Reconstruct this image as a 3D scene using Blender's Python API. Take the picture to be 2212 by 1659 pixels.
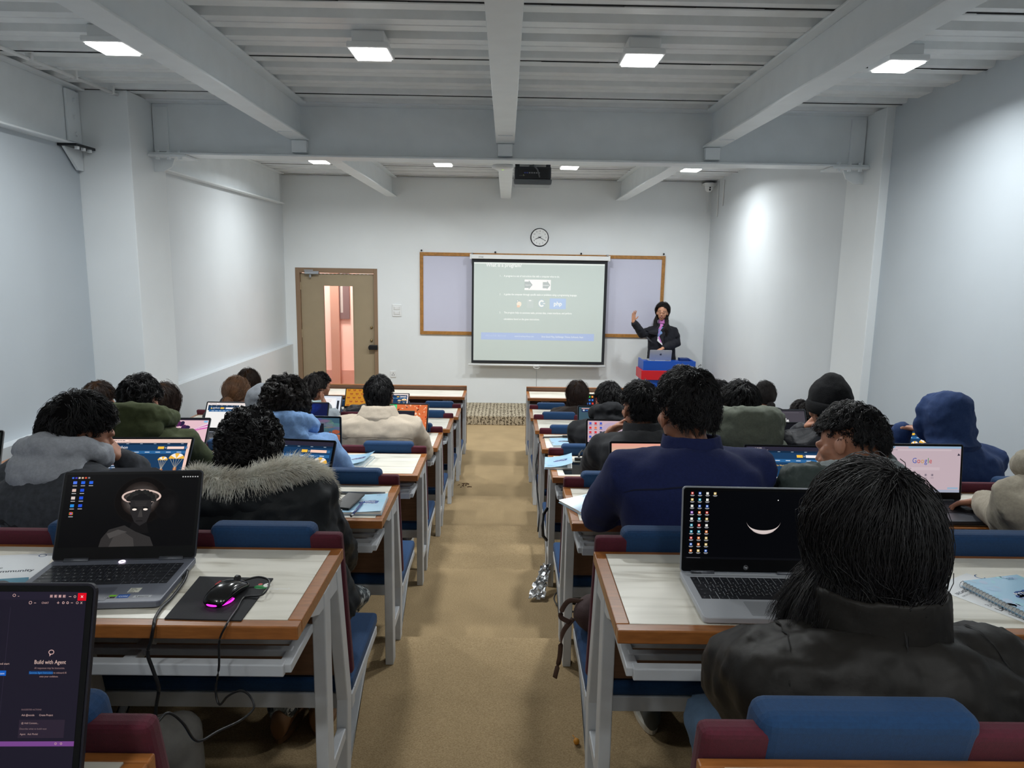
import bpy, math, random
import numpy as np
from mathutils import Vector, Matrix
C = bpy.context.scene.collection
for o in list(bpy.data.objects):
    bpy.data.objects.remove(o, do_unlink=True)
sc = bpy.context.scene
# ------------------------------------------------------------------ camera, world, exposure
CAMZ = 2.19
FPX, PITCH, ROLL, YAW = 1534.0, math.radians(9.363), math.radians(0.942), math.radians(0.602)
_cp, _sp, _cy, _sy = math.cos(PITCH), math.sin(PITCH), math.cos(YAW), math.sin(YAW)
_f = Vector((_sy * _cp, _cy * _cp, -_sp)); _r = Vector((_cy, -_sy, 0)); _u = _r.cross(_f)
CR = math.cos(ROLL) * _r + math.sin(ROLL) * _u
CU = -math.sin(ROLL) * _r + math.cos(ROLL) * _u
cam = bpy.data.cameras.new('camera'); cam_o = bpy.data.objects.new('camera', cam); C.objects.link(cam_o)
cam.sensor_fit = 'HORIZONTAL'; cam.sensor_width = 36.0; cam.lens = 36.0 * FPX / 2212.0
cam.clip_start = 0.05; cam.clip_end = 60
M = Matrix((CR, CU, -_f)).transposed().to_4x4(); M.translation = (0, 0, CAMZ)
cam_o.matrix_world = M
sc.camera = cam_o

def at(px, py, X=None, Y=None, Z=None):
    """where in the room (metres) the sight line of a photo point meets a plane"""
    d = _f + CR * ((px - 1106) / FPX) - CU * ((py - 829.5) / FPX)
    t = X / d.x if X is not None else Y / d.y if Y is not None else (Z - CAMZ) / d.z
    return Vector((d.x * t, d.y * t, CAMZ + d.z * t))

w = bpy.data.worlds.new('world'); sc.world = w; w.use_nodes = True
w.node_tree.nodes['Background'].inputs[0].default_value = (0.75, 0.85, 1.0, 1)
w.node_tree.nodes['Background'].inputs[1].default_value = 0.05
sc.view_settings.view_transform = 'Standard'; sc.view_settings.look = 'None'
sc.view_settings.exposure = 0.13; sc.view_settings.gamma = 1.0; sc.view_settings.use_curve_mapping = False
sc.cycles.use_denoising = True; sc.cycles.adaptive_threshold = 0.02
sc.cycles.max_bounces = 7; sc.cycles.diffuse_bounces = 5; sc.cycles.sample_clamp_indirect = 8
sc.cycles.caustics_reflective = False; sc.cycles.caustics_refractive = False
LAMP_W = (23.0, 28.0, 8.5); LAMP_SPREAD = [math.radians(a) for a in (160, 164, 160)]
LAMP_SPOTS = [(-2.22, 4.25), (-0.78, 4.26), (0.75, 4.28), (2.23, 4.30), (-2.2, 8.62), (-0.76, 8.66), (0.73, 8.72), (2.18, 8.74), (-2.23, -0.12), (-0.78, -0.12), (0.75, -0.10), (2.23, -0.10)]  # last four: unseen fill lamps added behind the camera to brighten near desks

# ------------------------------------------------------------------ materials
def lin(c):
    def f(v):
        v = v / 255.0
        return v / 12.92 if v <= 0.04045 else ((v + 0.055) / 1.055) ** 2.4
    return tuple(f(v) for v in c[:3])

MATS = {}
def mat(name, col, rough=0.6, metal=0.0, noise=0.0, nscale=60.0, bump=0.0, bscale=200.0, stretch=None, spec=0.5, sheen=0.0, coat=0.0):
    """principled material, colour given in 0-255; object-space noise for colour variation and bump"""
    if name in MATS: return MATS[name]
    m = bpy.data.materials.new(name); m.use_nodes = True; MATS[name] = m
    nt = m.node_tree; b = nt.nodes['Principled BSDF']
    c = lin(col)
    b.inputs['Base Color'].default_value = (*c, 1); b.inputs['Roughness'].default_value = rough
    b.inputs['Metallic'].default_value = metal; b.inputs['Specular IOR Level'].default_value = spec
    if sheen: b.inputs['Sheen Weight'].default_value = sheen; b.inputs['Sheen Roughness'].default_value = 0.5
    if coat: b.inputs['Coat Weight'].default_value = coat
    if noise or bump:
        tc = nt.nodes.new('ShaderNodeTexCoord'); mp = nt.nodes.new('ShaderNodeMapping')
        nt.links.new(tc.outputs['Object'], mp.inputs[0])
        if stretch: mp.inputs['Scale'].default_value = stretch
    if noise:
        n = nt.nodes.new('ShaderNodeTexNoise'); n.inputs['Scale'].default_value = nscale; n.inputs['Detail'].default_value = 4
        nt.links.new(mp.outputs[0], n.inputs['Vector'])
        r = nt.nodes.new('ShaderNodeValToRGB')
        r.color_ramp.elements[0].position = 0.3; r.color_ramp.elements[1].position = 0.7
        r.color_ramp.elements[0].color = (*[max(0, v * (1 - noise)) for v in c], 1)
        r.color_ramp.elements[1].color = (*[min(1, v * (1 + noise)) for v in c], 1)
        nt.links.new(n.outputs[0], r.inputs[0]); nt.links.new(r.outputs[0], b.inputs['Base Color'])
    if bump:
        n2 = nt.nodes.new('ShaderNodeTexNoise'); n2.inputs['Scale'].default_value = bscale; n2.inputs['Detail'].default_value = 3
        nt.links.new(mp.outputs[0], n2.inputs['Vector'])
        bp = nt.nodes.new('ShaderNodeBump'); bp.inputs['Strength'].default_value = bump; bp.inputs['Distance'].default_value = 0.004
        nt.links.new(n2.outputs[0], bp.inputs['Height']); nt.links.new(bp.outputs[0], b.inputs['Normal'])
    return m

def emit(name, col, s):
    if name in MATS: return MATS[name]
    m = mat(name, (10, 10, 10), 0.4); b = m.node_tree.nodes['Principled BSDF']
    b.inputs['Emission Color'].default_value = (*lin(col), 1); b.inputs['Emission Strength'].default_value = s
    return m

def attr_mat(name, glow=0.0, rough=0.5, base=True, spec=0.5):
    if name in MATS: return MATS[name]
    m = mat(name, (4, 4, 5), rough, spec=spec); nt = m.node_tree; b = nt.nodes['Principled BSDF']
    a = nt.nodes.new('ShaderNodeAttribute'); a.attribute_name = 'ink'
    if base: nt.links.new(a.outputs['Color'], b.inputs['Base Color'])
    if glow:
        nt.links.new(a.outputs['Color'], b.inputs['Emission Color']); b.inputs['Emission Strength'].default_value = glow
    return m

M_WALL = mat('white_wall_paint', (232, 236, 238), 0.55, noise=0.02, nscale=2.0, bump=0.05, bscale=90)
M_NEARWALL = mat('pale_grey_blue_near_wall', (192, 200, 207), 0.5, noise=0.02, nscale=2.0, bump=0.05, bscale=90)  # near stretches of both side walls, darker and bluer than the far ones
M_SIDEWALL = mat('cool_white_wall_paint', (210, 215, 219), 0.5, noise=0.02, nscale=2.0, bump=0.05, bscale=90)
M_BEAM = mat('painted_steel_grey_white', (230, 235, 238), 0.42, noise=0.03, nscale=6, bump=0.04, bscale=60)
M_DECK = mat('galvanised_deck_grey', (230, 233, 234), 0.38, noise=0.05, nscale=8, spec=0.6)
M_GAP = mat('dark_deck_gap', (14, 17, 20), 0.9)
M_FRAME = mat('white_tube_paint', (196, 200, 205), 0.45, noise=0.04, nscale=20, bump=0.05, bscale=120)
M_MAROON = mat('maroon_upholstery', (80, 14, 36), 0.85, noise=0.12, nscale=180, bump=0.25, bscale=900, sheen=0.06)
M_BLUE = mat('blue_upholstery', (11, 57, 100), 0.85, noise=0.12, nscale=180, bump=0.25, bscale=900, sheen=0.06)
M_PLY = mat('brown_ply', (112, 82, 62), 0.6, noise=0.15, nscale=10, stretch=(1, 8, 8))
M_TRIM = mat('varnished_wood_edge', (156, 98, 50), 0.35, noise=0.2, nscale=12, stretch=(1.5, 10, 10), coat=0.2)
M_BLACKP = mat('black_plastic', (22, 23, 26), 0.4, bump=0.05, bscale=400)
M_DARKMETAL = mat('dark_metal', (50, 52, 56), 0.35, metal=0.7)
M_SILVER = mat('silver_metal', (178, 182, 188), 0.35, metal=0.75)
M_WHITEP = mat('white_plastic', (232, 234, 235), 0.35)
M_GLOW = attr_mat('screen_pixels', glow=0.85, rough=0.3, base=False, spec=0.08)
M_PRINT = attr_mat('printed_paper', rough=0.45)
M_GLOSSPRINT = attr_mat('glossy_print', rough=0.18)
M_PROJ = attr_mat('projected_picture', glow=0.10, rough=0.7, spec=0.1)
M_SKIN = mat('skin', (176, 122, 96), 0.5, noise=0.08, nscale=30)
b_ = M_SKIN.node_tree.nodes['Principled BSDF']; b_.inputs['Subsurface Weight'].default_value = 0.12; b_.inputs['Subsurface Radius'].default_value = (0.02, 0.008, 0.004)

def laminate():
    m = mat('pale_wood_laminate', (218, 208, 190), 0.32, coat=0.15); nt = m.node_tree; b = nt.nodes['Principled BSDF']
    tc = nt.nodes.new('ShaderNodeTexCoord'); mp = nt.nodes.new('ShaderNodeMapping'); nt.links.new(tc.outputs['Object'], mp.inputs[0])
    mp.inputs['Scale'].default_value = (0.9, 9.0, 1)
    n = nt.nodes.new('ShaderNodeTexNoise'); n.inputs['Scale'].default_value = 2.6; n.inputs['Detail'].default_value = 5; n.inputs['Distortion'].default_value = 0.5
    nt.links.new(mp.outputs[0], n.inputs['Vector'])
    r = nt.nodes.new('ShaderNodeValToRGB'); e = r.color_ramp.elements
    e[0].position = 0.32; e[0].color = (*lin((184, 177, 160)), 1); e[1].position = 0.62; e[1].color = (*lin((238, 234, 222)), 1)
    x = e.new(0.45); x.color = (*lin((226, 222, 209)), 1)
    nt.links.new(n.outputs[0], r.inputs[0]); nt.links.new(r.outputs[0], b.inputs['Base Color'])
    return m
M_LAM = laminate()

def carpet():
    m = mat('brown_carpet', (140, 114, 84), 0.95, spec=0.1); nt = m.node_tree; b = nt.nodes['Principled BSDF']
    tc = nt.nodes.new('ShaderNodeTexCoord'); mp = nt.nodes.new('ShaderNodeMapping'); nt.links.new(tc.outputs['Object'], mp.inputs[0])
    mp.inputs['Scale'].default_value = (1, 2.2, 1)
    n = nt.nodes.new('ShaderNodeTexNoise'); n.inputs['Scale'].default_value = 170; n.inputs['Detail'].default_value = 3
    n3 = nt.nodes.new('ShaderNodeTexNoise'); n3.inputs['Scale'].default_value = 3.0; n3.inputs['Detail'].default_value = 5
    nt.links.new(mp.outputs[0], n.inputs['Vector']); nt.links.new(tc.outputs['Object'], n3.inputs['Vector'])
    r = nt.nodes.new('ShaderNodeValToRGB'); e = r.color_ramp.elements
    e[0].position = 0.3; e[0].color = (*lin((148, 125, 92)), 1); e[1].position = 0.7; e[1].color = (*lin((192, 169, 132)), 1)
    r3 = nt.nodes.new('ShaderNodeValToRGB'); e3 = r3.color_ramp.elements
    e3[0].position = 0.35; e3[0].color = (.86, .86, .86, 1); e3[1].position = 0.6; e3[1].color = (1, 1, 1, 1)
    mx = nt.nodes.new('ShaderNodeMixRGB'); mx.blend_type = 'MULTIPLY'; mx.inputs[0].default_value = 1
    nt.links.new(n.outputs[0], r.inputs[0]); nt.links.new(n3.outputs[0], r3.inputs[0])
    nt.links.new(r.outputs[0], mx.inputs[1]); nt.links.new(r3.outputs[0], mx.inputs[2]); nt.links.new(mx.outputs[0], b.inputs['Base Color'])
    bp = nt.nodes.new('ShaderNodeBump'); bp.inputs['Strength'].default_value = 0.5; bp.inputs['Distance'].default_value = 0.004
    nt.links.new(n.outputs[0], bp.inputs['Height']); nt.links.new(bp.outputs[0], b.inputs['Normal'])
    return m
M_CARPET = carpet()

def stage_carpet():
    m = mat('patterned_carpet', (150, 138, 118), 0.95, spec=0.1); nt = m.node_tree; b = nt.nodes['Principled BSDF']
    tc = nt.nodes.new('ShaderNodeTexCoord')
    wv = nt.nodes.new('ShaderNodeTexWave'); wv.inputs['Scale'].default_value = 6; wv.inputs['Distortion'].default_value = 7; wv.inputs['Detail'].default_value = 3; wv.inputs['Detail Scale'].default_value = 5
    vo = nt.nodes.new('ShaderNodeTexVoronoi'); vo.inputs['Scale'].default_value = 42
    nt.links.new(tc.outputs['Object'], wv.inputs['Vector']); nt.links.new(tc.outputs['Object'], vo.inputs['Vector'])
    mx = nt.nodes.new('ShaderNodeMixRGB'); mx.inputs[0].default_value = 0.5
    nt.links.new(wv.outputs['Color'], mx.inputs[1]); nt.links.new(vo.outputs['Distance'], mx.inputs[2])
    r = nt.nodes.new('ShaderNodeValToRGB'); e = r.color_ramp.elements
    e[0].position = 0.25; e[0].color = (*lin((84, 74, 60)), 1); e[1].position = 0.6; e[1].color = (*lin((186, 174, 152)), 1)
    nt.links.new(mx.outputs[0], r.inputs[0]); nt.links.new(r.outputs[0], b.inputs['Base Color'])
    return m
M_STAGE = stage_carpet()

def glass():
    m = bpy.data.materials.new('thin_clear_glass'); m.use_nodes = True; nt = m.node_tree
    nt.nodes.remove(nt.nodes['Principled BSDF']); out = nt.nodes['Material Output']
    t = nt.nodes.new('ShaderNodeBsdfTransparent'); t.inputs[0].default_value = (.94, .95, .94, 1)
    g = nt.nodes.new('ShaderNodeBsdfGlossy'); g.inputs['Roughness'].default_value = 0.03
    fr = nt.nodes.new('ShaderNodeFresnel'); fr.inputs[0].default_value = 1.45
    mx = nt.nodes.new('ShaderNodeMixShader')
    nt.links.new(fr.outputs[0], mx.inputs[0]); nt.links.new(t.outputs[0], mx.inputs[1]); nt.links.new(g.outputs[0], mx.inputs[2]); nt.links.new(mx.outputs[0], out.inputs[0])
    return m
M_GLASS = glass()

# ------------------------------------------------------------------ objects and tags
def link(o, parent=None):
    C.objects.link(o)
    if parent is not None: o.parent = parent
    return o
def tag(o, label, cat, group=None):
    o['label'] = label; o['category'] = cat
    if group: o['group'] = group
    return o
def thing(name, label, cat, loc=(0, 0, 0), rz=0.0, group=None):
    o = bpy.data.objects.new(name, None); link(o); o.empty_display_size = 0.1
    o.location = loc; o.rotation_euler = (0, 0, rz)
    return tag(o, label, cat, group)
def structure(o):
    o['kind'] = 'structure'; return o
def copy_tree(root, loc, label, rz=None, group=None):
    def rec(o, par):
        c = o.copy(); C.objects.link(c)
        if par is not None:
            c.parent = par
        if par is not None: KIDS.setdefault(par.name, []).append(c)
        for ch in list(KIDS.get(o.name, [])): rec(ch, c)
        return c
    r = rec(root, None); r.location = loc
    if rz is not None: r.rotation_euler = (0, 0, rz)
    r['label'] = label
    if group: r['group'] = group
    return r
KIDS = {}

def frame_of(d, up=(0, 0, 1)):
    d = np.array(d, float); d /= np.linalg.norm(d) + 1e-12
    u = np.array(up, float)
    if abs(d @ u) > 0.98: u = np.array([1., 0, 0]) if abs(d[0]) < 0.9 else np.array([0, 1., 0])
    x = np.cross(d, u); x /= np.linalg.norm(x); y = np.cross(x, d)
    return x, y, d

class MB:
    """collects shapes for ONE mesh object"""
    def __init__(self): self.v = []; self.f = []; self.mi = []; self.n = 0; self.cur = 0
    def add(self, V, F):
        V = np.asarray(V, float).reshape(-1, 3); self.v.append(V)
        for q in F: self.f.append(tuple(i + self.n for i in q)); self.mi.append(self.cur)
        self.n += len(V); return self
    def m(self, i): self.cur = i; return self
    def box(self, x0, x1, y0, y1, z0, z1, R=None, c=None):
        V = np.array([[x, y, z] for z in (z0, z1) for y in (y0, y1) for x in (x0, x1)], float)
        if R is not None:
            V = V @ np.asarray(R, float).T
        if c is not None: V = V + np.asarray(c, float)
        return self.add(V, [(0, 2, 3, 1), (4, 5, 7, 6), (0, 1, 5, 4), (2, 6, 7, 3), (0, 4, 6, 2), (1, 3, 7, 5)])
    def prism(self, poly, axis, a, b):
        """polygon (u,v) pulled along an axis from a to b; x: (y,z), y: (x,z), z: (x,y)"""
        n = len(poly); P = []
        for t in (a, b):
            for (u, v) in poly: P.append({'x': (t, u, v), 'y': (u, t, v), 'z': (u, v, t)}[axis])
        F = [tuple(range(n))[::-1], tuple(range(n, 2 * n))] + [(i, (i + 1) % n, n + (i + 1) % n, n + i) for i in range(n)]
        return self.add(P, F)
    def tube(self, pts, r, n=8, caps=True, up=(0, 0, 1), sx=1.0):
        pts = [np.array(p, float) for p in pts]; k = len(pts)
        rr = [r] * k if np.isscalar(r) else list(r)
        rings = []
        for i in range(k):
            d = pts[min(i + 1, k - 1)] - pts[max(i - 1, 0)]
            x, y, _ = frame_of(d, up)
            a = np.arange(n) * 2 * math.pi / n
            rings.append(pts[i] + rr[i] * (np.cos(a)[:, None] * x * sx + np.sin(a)[:, None] * y))
        if caps == 'round':
            x, y, d = frame_of(pts[0] - pts[1], up); a = np.arange(n) * 2 * math.pi / n
            x0, y0, _ = frame_of(pts[1] - pts[0], up)
            pre = [pts[0] + d * rr[0] * s + rr[0] * c * (np.cos(a)[:, None] * x0 * sx + np.sin(a)[:, None] * y0) for s, c in ((0.95, 0.3), (0.6, 0.8))]
            x1, y1, d1 = frame_of(pts[-1] - pts[-2], up)
            post = [pts[-1] + d1 * rr[-1] * s + rr[-1] * c * (np.cos(a)[:, None] * x1 * sx + np.sin(a)[:, None] * y1) for s, c in ((0.6, 0.8), (0.95, 0.3))]
            rings = pre + rings + post
        return self.loft(rings)
    def loft(self, rings, close=True):
        k, n = len(rings), len(rings[0]); V = np.concatenate(rings)
        F = [(i * n + j, i * n + (j + 1) % n, (i + 1) * n + (j + 1) % n, (i + 1) * n + j) for i in range(k - 1) for j in range(n)]
        if close: F += [tuple(range(n))[::-1], tuple((k - 1) * n + j for j in range(n))]
        return self.add(V, F)
    def ell(self, c, r, R=None, nu=16, nv=10):
        """ellipsoid; R columns = axes"""
        rings = []
        for i in range(1, nv):
            t = math.pi * i / nv; a = np.arange(nu) * 2 * math.pi / nu
            rings.append(np.stack([math.sin(t) * np.cos(a), math.sin(t) * np.sin(a), np.full(nu, math.cos(t))], 1))
        V = np.concatenate([np.concatenate(rings), [[0, 0, 1.]], [[0, 0, -1.]]]) * np.asarray(r, float)
        if R is not None: V = V @ np.asarray(R, float).T
        V = V + np.asarray(c, float); k = nv - 1
        F = [(i * nu + (j + 1) % nu, i * nu + j, (i + 1) * nu + j, (i + 1) * nu + (j + 1) % nu) for i in range(k - 1) for j in range(nu)]
        F += [(k * nu, j, (j + 1) % nu) for j in range(nu)] + [(k * nu + 1, (k - 1) * nu + (j + 1) % nu, (k - 1) * nu + j) for j in range(nu)]
        return self.add(V, F)
    def lathe(self, prof, c=(0, 0, 0), n=24, axis='z'):
        a = np.arange(n) * 2 * math.pi / n; rings = []
        for (r, z) in prof:
            P = np.stack([r * np.cos(a), r * np.sin(a), np.full(n, z)], 1)
            if axis == 'y': P = P[:, [0, 2, 1]] * np.array([1, 1, -1])
            if axis == 'x': P = P[:, [2, 1, 0]] * np.array([1, 1, -1])
            rings.append(P + np.asarray(c, float))
        return self.loft(rings)
    def build(self, name, mats, parent=None, smooth=False, bevel=0.0, bseg=2, org=None, remesh=0.0, relax=0, wrinkle=None, wscale=0.08, sub=0):
        me = bpy.data.meshes.new(name); V = np.concatenate(self.v)
        if org is not None: V = V - np.asarray(org, float)
        me.from_pydata(V.tolist(), [], self.f); me.update()
        for m_ in (mats if isinstance(mats, (list, tuple)) else [mats]): me.materials.append(m_)
        me.polygons.foreach_set('material_index', self.mi)
        if smooth: me.polygons.foreach_set('use_smooth', [True] * len(me.polygons))
        o = link(bpy.data.objects.new(name, me), parent)
        if parent is not None: KIDS.setdefault(parent.name, []).append(o)
        if bevel:
            b = o.modifiers.new('bevel', 'BEVEL'); b.width = bevel; b.segments = bseg; b.limit_method = 'ANGLE'; b.angle_limit = 0.6
            if smooth: b.harden_normals = False
        if sub:
            s = o.modifiers.new('sub', 'SUBSURF'); s.levels = sub; s.render_levels = sub
        if remesh:
            r = o.modifiers.new('skin', 'REMESH'); r.mode = 'VOXEL'; r.voxel_size = remesh; r.use_smooth_shade = True
            if relax:
                s = o.modifiers.new('relax', 'SMOOTH'); s.iterations = relax; s.factor = 0.5
            if wrinkle:
                for k, (amp, size) in enumerate(wrinkle):
                    t = bpy.data.textures.get('folds%g' % size) or bpy.data.textures.new('folds%g' % size, 'CLOUDS')
                    t.noise_scale = size; t.noise_depth = 2
                    d = o.modifiers.new('folds', 'DISPLACE'); d.texture = t; d.strength = amp; d.mid_level = 0.5; d.texture_coords = 'GLOBAL'
        return o

# ------------------------------------------------------------------ flat printed / lit pictures
_glyphs = {}
def text_mesh(s, bold=False):
    k = (s, bold)
    if k not in _glyphs:
        cu = bpy.data.curves.new('writing', 'FONT'); cu.body = s; cu.size = 1.0; cu.resolution_u = 2; cu.fill_mode = 'FRONT'
        if bold: cu.offset = 0.022
        o = bpy.data.objects.new('writing', cu); C.objects.link(o)
        me = bpy.data.meshes.new_from_object(o.evaluated_get(bpy.context.evaluated_depsgraph_get()))
        V = np.zeros(len(me.vertices) * 3); me.vertices.foreach_get('co', V); V = V.reshape(-1, 3)[:, :2]
        F = [tuple(p.vertices) for p in me.polygons]
        bpy.data.meshes.remove(me); bpy.data.objects.remove(o); bpy.data.curves.remove(cu)
        _glyphs[k] = (V, F)
    return _glyphs[k]

class Pic:
    """flat picture: logical size W x H (y down); built at width mw metres in the local xz plane facing -y, its lower left corner at the origin"""
    def __init__(self, W, H, bg): self.W, self.H = W, H; self.v = []; self.f = []; self.c = []; self.n = 0; self.rect(0, 0, W, H, bg, 0)
    def raw(self, P, F, col, l):
        P = np.asarray(P, float); self.v.append(np.column_stack([P, np.full(len(P), l)]))
        cl = lin(col)
        for q in F: self.f.append(tuple(i + self.n for i in q)); self.c.append(cl)
        self.n += len(P); return self
    def rect(self, x, y, w, h, col, l=1):
        x0, x1 = max(0, x), min(self.W, x + w); y0, y1 = max(0, y), min(self.H, y + h)
        return self.raw([(x0, y0), (x1, y0), (x1, y1), (x0, y1)], [(0, 3, 2, 1)], col, l)
    def poly(self, P, col, l=1):
        P = [tuple(p) for p in P]
        for ax, lim, sg in ((0, 0, 1), (0, self.W, -1), (1, 0, 1), (1, self.H, -1)):     # clip to the canvas
            Q = []
            for i in range(len(P)):
                a, b = P[i - 1], P[i]; da, db = (a[ax] - lim) * sg, (b[ax] - lim) * sg
                if (da >= 0) != (db >= 0): t = da / (da - db); Q.append((a[0] + (b[0] - a[0]) * t, a[1] + (b[1] - a[1]) * t))
                if db >= 0: Q.append(b)
            P = Q
            if len(P) < 3: return self
        return self.raw(P, [tuple(range(len(P)))], col, l)
    def ell(self, x, y, rx, ry, col, l=1, n=28, rot=0.0):
        a = np.arange(n) * 2 * math.pi / n; u, v = rx * np.cos(a), ry * np.sin(a)
        return self.poly(np.column_stack([x + u * math.cos(rot) - v * math.sin(rot), y + u * math.sin(rot) + v * math.cos(rot)]), col, l)
    def ring(self, x, y, rx, ry, t, col, l=1, n=40, a0=0, a1=2 * math.pi):
        a = a0 + (a1 - a0) * np.arange(n + 1) / n
        P = np.concatenate([np.column_stack([x + rx * np.cos(a), y + ry * np.sin(a)]), np.column_stack([x + (rx - t) * np.cos(a), y + (ry - t) * np.sin(a)])])
        return self.raw(P, [(i, i + 1, n + 2 + i, n + 1 + i) for i in range(n)], col, l)
    def line(self, x0, y0, x1, y1, t, col, l=1):
        d = np.array([x1 - x0, y1 - y0], float); d /= np.linalg.norm(d) + 1e-9; q = np.array([-d[1], d[0]]) * t / 2
        a, b = np.array([x0, y0]), np.array([x1, y1])
        return self.poly([a + q, b + q, b - q, a - q], col, l)
    def text(self, x, y, s, h, col, l=2, align='l', bold=False, sx=1.0, rot=0.0):
        """baseline at y, capital height about 0.7 h"""
        V, F = text_mesh(s, bold)
        if len(V) == 0: return self
        wd = V[:, 0].max() * h * sx
        ox = {'l': 0, 'c': -wd / 2, 'r': -wd}[align]
        U = np.column_stack([V[:, 0] * h * sx + ox, -V[:, 1] * h])
        if rot: c_, s_ = math.cos(rot), math.sin(rot); U = np.column_stack([U[:, 0] * c_ - U[:, 1] * s_, U[:, 0] * s_ + U[:, 1] * c_])
        return self.raw(U + np.array([x, y]), F, col, l)
    def bars(self, x, y, n, wmax, h, gap, col, seed=1, l=2):
        rg = random.Random(seed)
        for i in range(n):
            xx = x
            end = x + wmax * rg.uniform(0.5, 1)
            while xx < end:
                ww = rg.uniform(1.2, 4) * h
                self.rect(xx, y + i * (h + gap), min(ww, end - xx), h * 0.62, col, l); xx += ww + h * 0.55
        return self
    def build(self, name, material, mw, parent=None, layer=0.00012, M3=None, org=(0, 0, 0), flat=False):
        """M3: 3x3 taking local (x right, y out of the picture, z up) to the parent's space"""
        V = np.concatenate(self.v); s = mw / self.W
        P = np.column_stack([V[:, 0] * s, -V[:, 2] * layer, (self.H - V[:, 1]) * s])
        if flat: P = np.column_stack([P[:, 0], P[:, 2], -P[:, 1]])
        if M3 is not None: P = P @ np.asarray(M3, float).T
        P = P + np.asarray(org, float)
        me = bpy.data.meshes.new(name); me.from_pydata(P.tolist(), [], self.f); me.update()
        at_ = me.attributes.new('ink', 'FLOAT_COLOR', 'CORNER'); cols = []
        for p, c in zip(me.polygons, self.c): cols += [(*c, 1.0)] * len(p.vertices)
        at_.data.foreach_set('color', np.array(cols, np.float32).ravel())
        me.materials.append(material)
        o = link(bpy.data.objects.new(name, me), parent)
        if parent is not None: KIDS.setdefault(parent.name, []).append(o)
        return o
# ================================================================== the room
YW, XL, XR, ZC = 10.70, -3.20, 3.00, 3.46
ROWS = 'ABCDEFGH'
NEAR = {k: 0.395 + 1.0709 * i for i, k in enumerate(ROWS)}
TOPZ = dict(A=1.555, B=1.396, C=1.246, D=1.100, E=0.974, F=0.853, G=0.730, H=0.735)
FLOORZ = {k: (TOPZ[k] - 0.73 if k < 'G' else 0.0) for k in ROWS}
AISLE_L, AISLE_R = -0.45, 0.26

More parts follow.
